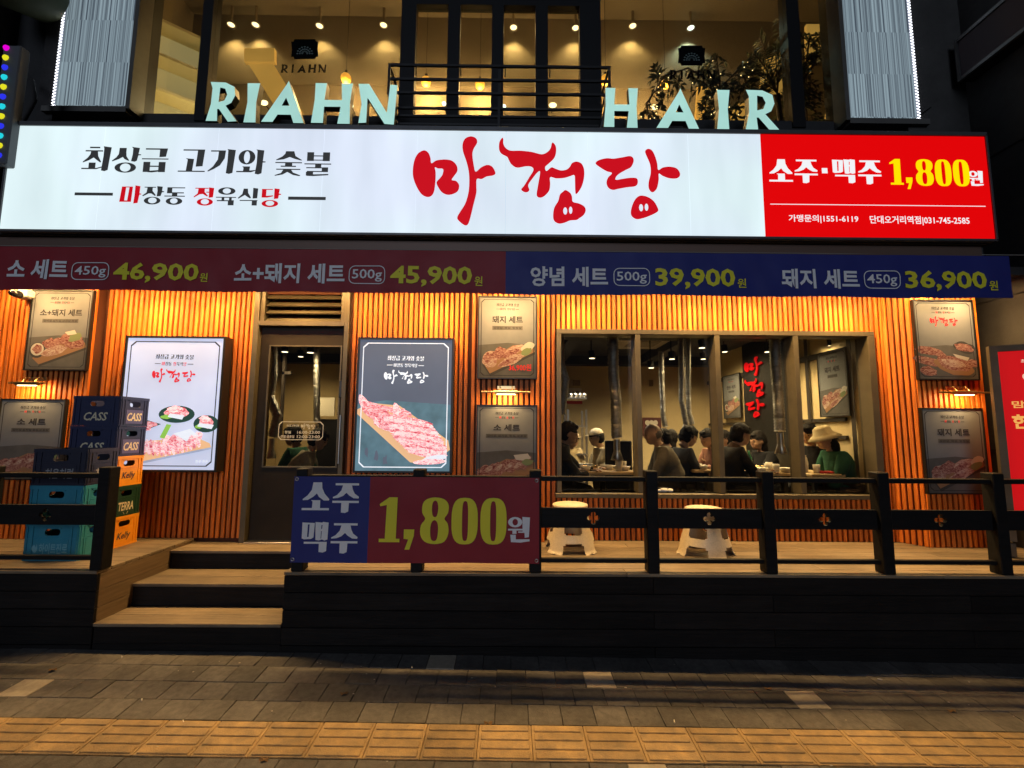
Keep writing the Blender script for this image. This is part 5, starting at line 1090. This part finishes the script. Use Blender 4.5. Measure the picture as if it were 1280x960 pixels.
x0,x1,y0,y1 = T['d']; dish((x0+x1)/2,y0+.15,'plate','white plate on the far table'); dish((x0+x1)/2+.05,y0+.4,'bowl','small bowl on the far table')
rc_ = random.Random(9)
for k_, nm_ in (('a','first'),('b','crowded'),('d','far')):
    x0,x1,y0,y1 = T[k_]
    for i in range(9 if k_ != 'd' else 3):
        u, v = rc_.uniform(.06,.94), rc_.uniform(.05,.9); kd = rc_.choice(['bowl','plate','cup','bowl'])
        dish(x0+(x1-x0)*u, y0+(y1-y0)*v, kd, 'small side-dish bowl or cup among the clutter of the %s table' % nm_, 'side dishes on the %s table' % nm_, rc_.uniform(.035,.06))
c = W(830,609,YW+.08); c.z = Zw0+.001
tis = MB(); tis.ball(c+Vector((0,0,.02)), .05,.03,.022,8).ball(c+Vector((.06,0,.018)), .035,.03,.02,8).ball(c+Vector((-.05,0,.015)), .03,.025,.016,8); tag(tis.build('crumpled_tissue', mat('tissue', (.8,.76,.68), .9), loc=c), 'crumpled white tissue on the window sill under the second pane', 'tissue')

# ------------------------------------------------------------------ people
M_skin = mat('skin', (.42,.24,.14), .5, noise=.12, ns=12)
M_hair = mat('black_hair', (.008,.006,.005), .7, spec=.15, bump=.8, bs=70, noise=.4, ns=30); M_hairg = mat('grey_hair', (.10,.085,.07), .6, bump=.5, bs=90); M_eye = mat('eye', (.01,.008,.007), .2); M_lip = mat('lip', (.30,.10,.08), .5)
def skin_obj(nodes, edges, radii, root=0, sub=1):
    me = bpy.data.meshes.new('figure'); me.from_pydata([tuple(n) for n in nodes], edges, []); o = bpy.data.objects.new('figure', me); COL.objects.link(o)
    m = o.modifiers.new('s', 'SKIN'); m.use_smooth_shade = True
    for i, v in enumerate(me.skin_vertices[0].data): r = radii[i]; v.radius = (r, r) if not isinstance(r, tuple) else r; v.use_root = (i == root)
    s = o.modifiers.new('u', 'SUBSURF'); s.levels = sub; s.render_levels = sub
    return o
def bake(o, extra=None, vox=0):
    dg = bpy.context.evaluated_depsgraph_get(); me = bpy.data.meshes.new_from_object(o.evaluated_get(dg)); bpy.data.objects.remove(o)
    if extra or vox:
        bm = bmesh.new(); bm.from_mesh(me)
        if extra:
            vs = [bm.verts.new(v) for v in extra.v]
            for f in extra.f:
                try: bm.faces.new([vs[i] for i in f])
                except ValueError: pass
        bmesh.ops.recalc_face_normals(bm, faces=bm.faces); bm.to_mesh(me); bm.free()
        o = bpy.data.objects.new('figure', me); COL.objects.link(o); r = o.modifiers.new('r', 'REMESH'); r.mode = 'VOXEL'; r.voxel_size = vox; r.use_smooth_shade = True
        dg = bpy.context.evaluated_depsgraph_get(); me2 = bpy.data.meshes.new_from_object(o.evaluated_get(dg)); bpy.data.objects.remove(o); bpy.data.meshes.remove(me); me = me2
    return me
def person(head, face, label, top, trousers, hair=M_hair, bald=False, lean=.25, nod=.2, stout=1, standing=False, hands=None, hat=None, long_hair=False, scale=1, collar=None):
    """head = world point of the head centre; face = heading of chest and face in degrees, 0 = to the right, -90 = to the camera"""
    H = Vector(head)
    # local frame: x forward, y to the person's left, z up; pelvis at origin
    t = lean; hc = Vector((math.sin(t)*.56+.05, 0, math.cos(t)*.56+.045))
    zb = H.z-hc.z*scale
    A = math.radians(face); M = Matrix.Translation((H.x, H.y, H.z)) @ Matrix.Rotation(A, 4, 'Z') @ Matrix.Scale(scale, 4) @ Matrix.Translation(-hc)
    root = thing('person', (M @ Vector((0,0,0))), label, 'person')
    f = lambda a, b, c: Vector((a*math.cos(t)+c*math.sin(t), b, -a*math.sin(t)+c*math.cos(t)))
    hl, hr = hands or ((.42,.14,.12),(.42,-.14,.12))
    N_ = [f(0,0,0), f(.015,0,.15), f(.01,0,.34), f(0,0,.45), f(.02,0,.52)]
    def arm(s, h):
        sh = f(-.005, s*.165, .41); h = Vector(h); mid = (sh+h)/2; d = (h-sh); L_ = d.length
        drop = math.sqrt(max(.0, .27**2-(L_/2)**2)) if L_ < .53 else .02
        el = mid+Vector((-.02, s*.05, -1)).normalized()*drop; wr = h-(h-el).normalized()*.06
        return sh, el, wr, h
    Ns, Es, Rs = list(N_), [(0,1),(1,2),(2,3),(3,4)], [(.12*stout,.15),(.115*stout,.14*stout),(.115*stout,.155),(.06,.075),.05]
    C_n, C_e, C_r = list(N_[:4]), [(0,1),(1,2),(2,3)], [(.135*stout,.16),(.135*stout,.155*stout),(.13*stout,.165),(.075,.09)]
    for s, h in ((1,hl),(-1,hr)):
        sh, el, wr, hd = arm(s, h); i = len(Ns); Ns += [sh, el, wr, hd]; Es += [(2,i),(i,i+1),(i+1,i+2),(i+2,i+3)]; Rs += [.055,.042,.028,(.034,.018)]
        d = (hd-wr).normalized(); sd = d.cross(Vector((0,0,1))).normalized()
        for k, (o, l) in enumerate(((-.026,.06),(-.009,.07),(.009,.066),(.026,.052))):
            j = len(Ns); b_ = hd+sd*o+d*.02; Ns += [b_, b_+d*l*.6+Vector((0,0,-.008)), b_+d*l*.85+Vector((0,0,-.035))]; Es += [(i+3,j),(j,j+1),(j+1,j+2)]; Rs += [.010,.009,.007]
        j = len(Ns); b_ = hd+sd*(-s*.03); Ns += [b_, b_+d*.03+sd*(-s*.03)]; Es += [(i+3,j),(j,j+1)]; Rs += [.012,.009]
        i = len(C_n); C_n += [sh, el, wr]; C_e += [(2,i),(i,i+1),(i+1,i+2)]; C_r += [.072,.056,.042]
    T_n, T_e, T_r = [Vector((0,0,0))], [], [(.135*stout,.165)]
    for s in (1,-1):
        if standing: lg = [Vector((0,s*.09,-.06)), Vector((.02,s*.10,-.45)), Vector((0,s*.10,-.82)), Vector((.12,s*.11,-.87))]
        else: lg = [Vector((.04,s*.09,-.03)), Vector((.42,s*.12,-.02)), Vector((.40,s*.12,-.37)), Vector((.52,s*.12,-.41))]
        i = len(Ns); Ns += lg; Es += [(0,i),(i,i+1),(i+1,i+2),(i+2,i+3)]; Rs += [.085,.055,.04,.035]
        i = len(T_n); T_n += lg[:3]; T_e += [(0,i),(i,i+1),(i+1,i+2)]; T_r += [.10,.075,.058]
    # head
    hm = MB(); RN = Matrix.Translation(hc) @ Matrix.Rotation(nod, 4, 'Y')
    hm.ball((-.004,0,.012), .101,.082,.112,18); hm.ball((.035,0,-.055), .058,.056,.058,12); hm.ball((.092,0,-.012), .017,.013,.022,8); hm.ball((.082,0,.02), .02,.036,.012,8)
    for s in (1,-1): hm.ball((-.005,s*.077,-.012), .02,.011,.03,8); hm.ball((.058,s*.038,-.03), .03,.024,.026,8)
    hm.tube([(-.015,0,-.06),(-.035,0,-.14)], .05, 10)
    hm.v = [tuple(RN @ Vector(v)) for v in hm.v]
    me = bake(skin_obj(Ns, Es, Rs), hm, .0095); me.transform(M); me.transform(Matrix.Translation(-world_loc(root))); me.materials.clear(); me.materials.append(M_skin)
    ob = bpy.data.objects.new('body', me); COL.objects.link(ob); ob.parent = root
    def fin(mb, nm, m, head_=True, parent=root):
        mb.v = [tuple(M @ ((RN @ Vector(v)) if head_ else Vector(v))) for v in mb.v]; return mb.build(nm, m, parent)
    ey = MB()
    for s in (1,-1): ey.ball((.081,s*.032,.004), .009,.014,.007,8); ey.ball((.083,s*.034,.024), .008,.02,.005,8)
    fin(ey, 'eyes', M_eye); fin(MB().ball((.083,0,-.053), .009,.024,.006,8), 'mouth', M_lip)
    for nodes, edges, rr, nm, m in ((C_n, C_e, C_r, 'jacket', top), (T_n, T_e, T_r, 'trousers', trousers)):
        o = bpy.data.objects; me = bake(skin_obj(nodes, edges, rr, 0, 2)); me.transform(M); me.transform(Matrix.Translation(-world_loc(root))); me.materials.clear(); me.materials.append(m)
        for v in me.vertices:
            p_ = v.co*9; v.co += v.normal*(.013*mnoise.noise(p_)+.008*mnoise.noise(p_*Vector((2.6,2.6,1.1))))
        q = bpy.data.objects.new(nm, me); COL.objects.link(q); q.parent = root
    if collar: fin(MB().tube([f(0,0,.44),f(.01,0,.50)], [.075,.062], 12), 'collar', collar, False)
    rh = random.Random(int(H.x*1000) & 999)
    if hat != 'bucket' or True:
        hb = MB(); hb.ball((-.014,0,.024), .108,.094,.114,20,0,0,PI*(.50 if not bald else .3)) if not bald else None
        if bald: hb.ball((-.028,0,-.01), .078,.083,.07,20,0,PI*.22,PI*.72)
        else:
            hb.ball((-.040,0,-.01), .080,.090,.092,18,0,PI*.15,PI*.8)
            hb.ball((.05,.0,.085), .045,.06,.03,10)
        if hat: hb.v = [v if v[2] < .045 else (v[0]*.8, v[1]*.8, .045) for v in hb.v]
        if long_hair: hb.ball((-.05,0,-.09), .06,.08,.13,14)
        hb.v = [(v[0]*(1+rh.uniform(-.05,.07))+rh.uniform(-.003,.003), v[1]*(1+rh.uniform(-.05,.07)), v[2]+rh.uniform(-.006,.006)) for v in hb.v]
        for i_ in range(130 if not bald else 40):
            a_ = rh.uniform(0, 2*PI); t_2 = rh.uniform(.1, 1.75) if not bald else rh.uniform(1.2, 1.9)
            if math.cos(a_) > .35 and t_2 > 1.1: continue
            if bald and math.cos(a_) > 0: continue
            p_ = Vector((-.014+.106*math.sin(t_2)*math.cos(a_), .092*math.sin(t_2)*math.sin(a_), .024+.112*math.cos(t_2)))
            if hat and p_.z > .04: continue
            dn_ = Vector((math.cos(t_2)*math.cos(a_)+rh.uniform(-.4,.4), math.cos(t_2)*math.sin(a_)+rh.uniform(-.4,.4), -math.sin(t_2)-.2)).normalized(); s_ = dn_.cross(p_).normalized()*rh.uniform(.006,.012); l_ = rh.uniform(.02,.05)
            hb.add([p_-s_, p_+s_, p_+dn_*l_+p_.normalized()*.006], [(0,1,2)])
        fin(hb, 'hair', hair)
    if hat == 'cap':
        h = MB(); h.ball((-.012,0,.05), .104,.09,.085,20,0,0,PI*.5); h.lathe([(.0,.05),(.09,.052),(.092,.058)], (.075,0,0), 16, 0, 'z', .8,.85); fin(h, 'cap', mat('cream_cloth', (.62,.52,.36), .8))
    if hat == 'bucket':
        h = MB(); h.lathe([(0,.135),(.06,.132),(.085,.11),(.098,.055),(.125,.035),(.165,.0),(.16,-.006),(.10,.045)], (0,0,.005), 22); fin(h, 'bucket_hat', mat('khaki_cloth', (.40,.32,.17), .85, noise=.1, ns=9, bump=.3))
    if not standing:
        b_ = M @ Vector((0,0,-.13)); so_ = thing('dining_stool', (b_.x, b_.y, ZI), 'round dark stool under the '+label[:70].rsplit(' ',1)[0] if False else 'dark round seat under the '+' '.join(label.split()[:9]), 'stool', 'seats of the diners')
        MB().lathe([(0,b_.z-.04),(.17,b_.z-.04),(.175,b_.z-.01),(.15,b_.z),(0,b_.z)], (b_.x,b_.y,0), 20).build('seat', M_black, so_)
        MB().lathe([(0,ZI),(.16,ZI),(.16,ZI+.012),(.03,ZI+.02),(.025,b_.z-.041)], (b_.x,b_.y,0), 16).build('pedestal', M_steel, so_)
    return root
C = lambda n, c: mat(n, c, .9, noise=.35, ns=7, bump=1, bs=16, spec=.2)
K_blk = C('black_cloth', (.018,.018,.02)); K_gry = C('grey_knit', (.17,.155,.12)); K_drk = C('charcoal_cloth', (.03,.032,.038)); K_crm = C('cream_shirt', (.55,.44,.26)); K_grn = C('green_cloth', (.02,.085,.05)); K_pnk = C('dusty_pink_cloth', (.35,.17,.12)); K_brn = C('brown_cloth', (.09,.055,.035))
person(W(711,542,5.05), -5, 'person in black reaching right across the table at the left edge of the window', K_blk, K_blk, lean=.22, hands=((.50,.05,.22),(.44,-.16,.20)), collar=K_drk)
person(W(745,547,6.5), 190, 'cook in cream shirt and white cap standing behind the first table', K_crm, K_blk, hat='cap', lean=.15, standing=True, hands=((.35,.12,.12),(.35,-.12,.12)))
person(W(816,543,5.3), 172, 'balding man in a grey jumper leaning left in the second pane', K_gry, K_blk, hair=M_hairg, bald=True, lean=.34, nod=.25, stout=1.15, hands=((.40,.12,.18),(.40,-.14,.16)))
person(W(839,549,6.3), 60, 'dark-haired person seen from behind beyond the grey jumper man', K_blk, K_blk, lean=.15, long_hair=True)
person(W(861,546,5.55), 8, 'person in a charcoal jacket looking down to the right in the second pane', K_drk, K_blk, lean=.30, nod=.4, hands=((.40,.10,.16),(.42,-.10,.18)))
person(W(884,548,5.95), 195, 'person in dusty pink facing left beside the middle mullion', K_pnk, K_brn, lean=.25, long_hair=True, hair=M_hair, hands=((.32,.10,.28),(.36,-.12,.2)), scale=.95)
person(W(926,544,5.1), 2, 'heavy man in a black jacket reaching for the grill in the third pane', K_blk, K_blk, lean=.34, stout=1.25, hands=((.52,.05,.20),(.50,-.13,.17)), collar=K_brn)
person(W(1011,543,5.5), -150, 'man with short dark hair half hidden behind the bucket hat', K_blk, K_blk, lean=.2, nod=.2)
person(W(1031,548,5.08), 176, 'person in a green jacket and khaki bucket hat in the last pane', K_grn, K_brn, hat='bucket', lean=.28, nod=.30, long_hair=True, hands=((.34,.12,.14),(.38,-.12,.12)))
person(W(366,545,5.6), 170, 'person in a green jacket seated behind the door glass', K_grn, K_blk, lean=.3, stout=1.2)
person(W(398,550,5.5), 15, 'person in grey bending forward behind the door glass', K_gry, K_blk, lean=.45, nod=.4)
person(W(690+26,549,6.9), -60, 'kitchen worker in white far behind the man in black at the left pane', K_crm, K_blk, lean=.1, standing=True, hat='cap')
person(W(829,548,6.0), 150, 'small dark-haired person between the grey jumper man and the charcoal jacket', K_drk, K_blk, lean=.2, scale=.95)
person(W(947,551,6.2), 190, 'dark-haired person in dark clothes behind the black-jacket man', K_blk, K_blk, lean=.2, long_hair=True)
person(W(904,549,6.6), -170, 'person in brown half hidden by the middle mullion', K_brn, K_blk, lean=.2)
# ------------------------------------------------------------------ bottle crates
M_cr = {n: mat('crate_'+n, c, .42, noise=.12, ns=8, bump=.12, bs=50) for n, c in {'navy': (.022,.028,.085), 'indigo': (.02,.022,.045), 'orange': (.95,.36,.02), 'green': (.015,.055,.03), 'teal': (.03,.25,.36)}.items()}
def tone(n, c): return mat('crate_print_'+n, c, .5)
def rr4(x0,x1,z0,z1,r,n=3): return [(cx+r*math.cos(a), cz+r*math.sin(a)) for cx,cz,s in ((x1-r,z1-r,0),(x0+r,z1-r,1),(x0+r,z0+r,2),(x1-r,z0+r,3)) for a in [PI/2*(s+j/n) for j in range(n+1)]]
def crate(x1, y0, w, d, z, h, mats, words, ink, label, grp, rot=0, tilt_=0, logo=None, panel=None):
    """x1 = right side, y0 = front"""
    c = Vector((x1-w/2, y0+d/2, z)); root = thing('bottle_crate', c, label, 'crate', grp)
    m = mats; g = .0015; h = h-g
    body = MB(); z = 0
    def side(L, off, axis, sgn):
        mb = MB(); hw = .062; hz0, hz1 = h*.66, h*.84
        mb.poly([rr4(-L/2, L/2, .0, h*.96, .006, 1), rr4(-hw, hw, hz0, hz1, (hz1-hz0)*.42, 3)[::-1]], 0, .006)
        mb.box(-L/2, L/2, -.006, .0, h*.90, h); mb.box(-L/2, L/2, -.005, .0, 0, h*.05)
        for s in (-1, 1):
            for k in (.46, .36): mb.box(s*L*k-.006, s*L*k+.006, -.005, -.0001, h*.051, h*.899)
            mb.box(min(s*L*.36, s*L*.46), max(s*L*.36, s*L*.46), -.0045, -.0001, h*.56, h*.585)
        mb.box(-L*.35, L*.35, -.004, -.0001, h*.60, h*.615); mb.box(-hw-.012, hw+.012, -.006, 0, hz1+.004, hz1+.012); 
        mb.box(-L*.31, L*.31, -.0025, 0, h*.09, h*.56, 1 if panel and axis == 'x' else 0)
        return mb
    def place(mb, axis, sgn):
        o = []
        for v in mb.v:
            if axis == 'y': o.append((v[0], -d/2+v[1], v[2]) if sgn < 0 else (-v[0], d/2-v[1], v[2]))
            else: o.append((w/2-v[1], v[0], v[2]) if sgn > 0 else (-w/2+v[1], -v[0], v[2]))
        mb.v = o; return mb
    R_ = Matrix.Rotation(rot, 4, 'Z')
    def fin(mb, nm, mm, par=root): 
        mb.v = [tuple(c+(R_ @ Vector(v))) for v in mb.v]; return mb.build(nm, mm, par)
    for axis, sgn, L in (('y',-1,w),('y',1,w),('x',1,d),('x',-1,d)):
        fin(place(side(L-(.013 if axis == 'x' else 0), 0, axis, sgn), axis, sgn), 'side_wall', [m, panel or m])
    fl = MB(); fl.box(-w/2+.007, w/2-.007, -d/2+.007, d/2-.007, .004, .012)
    for i in range(1, 5): fl.box(-w/2+w*i/5-.002, -w/2+w*i/5+.002, -d/2+.007, d/2-.007, .012, h*.6)
    for i in range(1, 4): fl.box(-w/2+.007, w/2-.007, -d/2+d*i/4-.002, -d/2+d*i/4+.002, .012, h*.59)
    fin(fl, 'bottle_grid', m)
    for axis, L, word in (('y', w, words[0]), ('x', d, words[1])):
        if not word: continue
        mb = MB(); s, sh, u = word; hh = h*.28; cz = h*.32
        _, _, ar = text_mesh(s, .022, sh); wd = min(L*.52, hh*ar*.9)
        text(mb, s, (-wd/2+(0.02 if logo and axis == 'y' else 0), wd/2+(0.02 if logo and axis == 'y' else 0), cz-hh/2, cz+hh/2), -.0035 if True else 0, .022, 0, sh)
        if logo and axis == 'y':
            mb.poly([smooth([(-wd/2-.04,cz),(-wd/2-.02,cz+.03),(-wd/2-.005,cz+.01),(-wd/2,cz+.035),(-wd/2+.008,cz-.005),(-wd/2-.01,cz-.035)],3)], -.0035)
        if 'TERRA' in s: mb.poly([[(-.03,cz-.05),(0,cz-.095),(.03,cz-.05),(.026,cz-.05),(0,cz-.087),(-.026,cz-.05)]], -.0035)
        fin(place(mb, axis, -1 if axis == 'y' else 1), 'lettering', ink)
    return root
q = G(133.5,685.5,ZD); yA = 4.15; xA = W(134.5,640,yA).x+.02; hA = (W(148,495,yA).z-ZD)/5
I_w = tone('cream', (.75,.66,.45)); I_k = tone('ink', (.03,.03,.06)); I_g = tone('grey', (.30,.31,.33)); I_t = tone('pale_teal', (.16,.42,.50))
grpA = 'crates stacked by the wall'; 
for i, (mn, wd, ink, lb_) in enumerate((('orange',('Kelly',.25,0),I_k,'orange crate at the bottom of the five-crate stack'), ('green',('TERRA',.12,0),I_w,'dark green crate between the two orange crates'), ('orange',('Kelly',.25,0),I_k,'orange crate in the middle of the five-crate stack'), ('navy',('CASS',.25,0),I_w,'navy crate second from the top of the tall stack'), ('navy',('CASS',.25,0),I_w,'navy crate topmost of the tall stack'))):
    wf = wd if i > 2 else wd
    crate(xA+random.uniform(-.004,.004), yA+random.uniform(-.004,.004), .42, .325, ZD+hA*i, hA, M_cr[mn], (wf, wd), ink, lb_, grpA, rot=random.uniform(-.012,.012), panel=mat('crate_panel_violet', (.10,.10,.26), .45) if mn == 'navy' else None)
yB_ = 3.83; xB = W(97,690,yB_).x; hB = (W(113,561,yB_).z-ZD)/3
for i, (mn, wd, ink, lb_, lg_) in enumerate((('teal',('하이트진로',0,0),I_t,'teal crate at the bottom of the short stack behind the left railing',1), ('teal',('하이트진로',0,0),I_t,'teal crate in the middle of the short stack behind the left railing',1), ('indigo',('처음처럼',.1,0),I_g,'dark indigo crate on top of the two teal crates',None))):
    crate(xB+(.0 if i < 2 else .0), yB_, .435, .30, ZD+hB*i, hB, M_cr[mn], (wd, None if i < 2 else ('처음',0,0)), ink, lb_, 'crates stacked behind the railing', rot=random.uniform(-.02,.02), logo=lg_)

# ------------------------------------------------------------------ stools
M_st = mat('cream_plastic', (.66,.56,.38), .42, noise=.12, ns=60, bump=.25, bs=90)
def stool(px, py, pt, rot, label):
    c = G(px, py, ZD); h = W(px, pt, c.y).z-ZD; root = thing('plastic_stool', c, label, 'stool', 'stools on the deck')
    seat = MB(); rs = .158; seat.lathe([(0,h+.004),(rs*.55,h+.004),(rs*.85,h+.001),(rs,h-.006),(rs+.004,h-.016),(rs+.002,h-.030),(rs-.006,h-.032)], c, 40); seat.build('seat', M_st, root)
    na, nz = 72, 40; z0_, z1_ = 0, h-.032; vs = []; fs = []
    rad = lambda u: .150+.085*(u**1.25)+(.012*max(0,(u-.94)/.06))
    for s in (0, 1):
        for j in range(nz+1):
            u = j/nz; z = z1_+(z0_-z1_)*u
            for i in range(na):
                a = 2*PI*i/na+rot; q4 = (i % 18)/18.; sq = 1+.035*math.cos(4*(a-rot)+PI)*u
                r = rad(u)*sq-(.005 if s else 0); vs.append((c.x+r*math.cos(a), c.y+r*math.sin(a), c.z+z))
    def openq(i, j):
        u = (j+.5)/nz; t = abs(((i+.5) % 18)/18.-.5)*2   # 0 in the middle of an opening
        if .30 < u < .58 and t < .60-(.18 if u < .34 or u > .55 else 0): return True
        if u > .74 and t < (.60 if u > .79 else .42): return True
        return False
    K = (nz+1)*na
    op = [[openq(i, j) for i in range(na)] for j in range(nz)]
    for j in range(nz):
        for i in range(na):
            if op[j][i]: continue
            a, b_, c_, d_ = j*na+i, j*na+(i+1)%na, (j+1)*na+(i+1)%na, (j+1)*na+i
            fs.append((a,d_,c_,b_)); fs.append((a+K,b_+K,c_+K,d_+K))
            for (di, dj, e) in ((1,0,(b_,c_)),(-1,0,(d_,a)),(0,1,(c_,d_)),(0,-1,(a,b_))):
                jj, ii = j+dj, (i+di) % na
                if jj < 0 or jj >= nz or op[jj][ii]: fs.append((e[0], e[1], e[1]+K, e[0]+K))
    # four legs as parts, collar on top
    parts_ = [[] for _ in range(5)]
    for f in fs:
        j = min(v % K for v in f)//na; i = f[0] % na
        parts_[4 if j < nz*.30 or nz*.60 <= j < nz*.76 else int(((i+9) % 72)//18)].append(f)
    for k, fl in enumerate(parts_):
        us = sorted({v for f in fl for v in f}); mp = {v: n for n, v in enumerate(us)}; mb = MB(); mb.add([vs[v] for v in us], [tuple(mp[v] for v in f) for f in fl], 0, False)
        mb.build('leg' if k < 4 else 'woven_body', M_st, root)
    for k in range(4):
        a = 2*PI*(k)/4+rot; r = .247; p = Vector((c.x+r*math.cos(a), c.y+r*math.sin(a), c.z+.001)); MB().ball(p+Vector((0,0,.006)), .018,.018,.007,10).build('foot', M_st, root)
    return root
stool(713, 686.5, 629, .80, 'round cream plastic stool nearer the low banner')
stool(882, 692, 634, .05, 'round cream plastic stool in front of the second window pane')
# small litter and things on the pavement
lt = MB(); rl = random.Random(5)
for i in range(46):
    x, y = rl.uniform(-3.2,3.2), rl.uniform(2.4,3.5); z = gz(x, y)+.0008; s = rl.uniform(.003,.009); a = rl.uniform(0,PI); u_ = Vector((math.cos(a), math.sin(a)*.6, 0))*s; v_ = Vector((-math.sin(a), math.cos(a), 0))*s*.6
    p = Vector((x, y, z+.001)); lt.add([p-u_-v_, p+u_-v_, p+u_+v_, p-u_+v_, p+Vector((0,0,s*.4))], [(0,1,4),(1,2,4),(2,3,4),(3,0,4)])
tag(lt.build('pavement_grit', mat('pale_grit', (.5,.45,.38), .9)), kind='stuff')
M_leafd = mat('dry_leaf', (.20,.11,.04), .8, noise=.4, ns=30); M_butt = mat('cigarette_paper', (.7,.66,.58), .8)
for k_, (px, py, kd) in enumerate(((177,876,'b'),(152,822,'b'),(229,903,'b'),(66,838,'l'),(430,868,'l'),(515,835,'b'),(610,905,'l'),(843,903,'b'),(960,862,'l'),(1100,850,'b'),(1190,890,'l'),(905,948,'b'),(330,951,'l'))):
    c = G(px, py, -.02); c = G(px, py, gz(c.x, c.y)); c.z += .003; a = rl.uniform(0, PI); mb = MB(); wh_ = ['far left','left','left by the tactile strip','left front of the deck','below the banner','near the pale paver under the banner','on the middle of the tactile strip','right of centre','by the right pale paver','far right near the deck','far right','at the bottom right of centre','at the bottom left of centre'][k_]
    if kd == 'b':
        mb.tube([c+Vector((-.012*math.cos(a),-.012*math.sin(a),.002)), c+Vector((.014*math.cos(a),.014*math.sin(a),.002))], .0036, 6); tag(mb.build('cigarette_butt', M_butt, loc=c), 'tiny white cigarette butt on the pavement, '+wh_, 'litter')
    else:
        pts = [c+Vector((rr_*math.cos(q+a), rr_*math.sin(q+a)*.7, .004+.006*math.sin(3*q))) for q, rr_ in [(2*PI*j/10, .020+.008*(j % 2)) for j in range(10)]]; mb.add([c+Vector((0,0,.001))]+pts, [(0, j+1, (j+1) % 10+1) for j in range(10)]); tag(mb.build('dry_leaf', M_leafd, loc=c), 'small dry brown leaf on the pavement, '+wh_, 'leaf')
for px, py, l in ((177,876,.02),(152,761,.012),(229,903,.012)):
    pass
print('objects', len(S.objects))
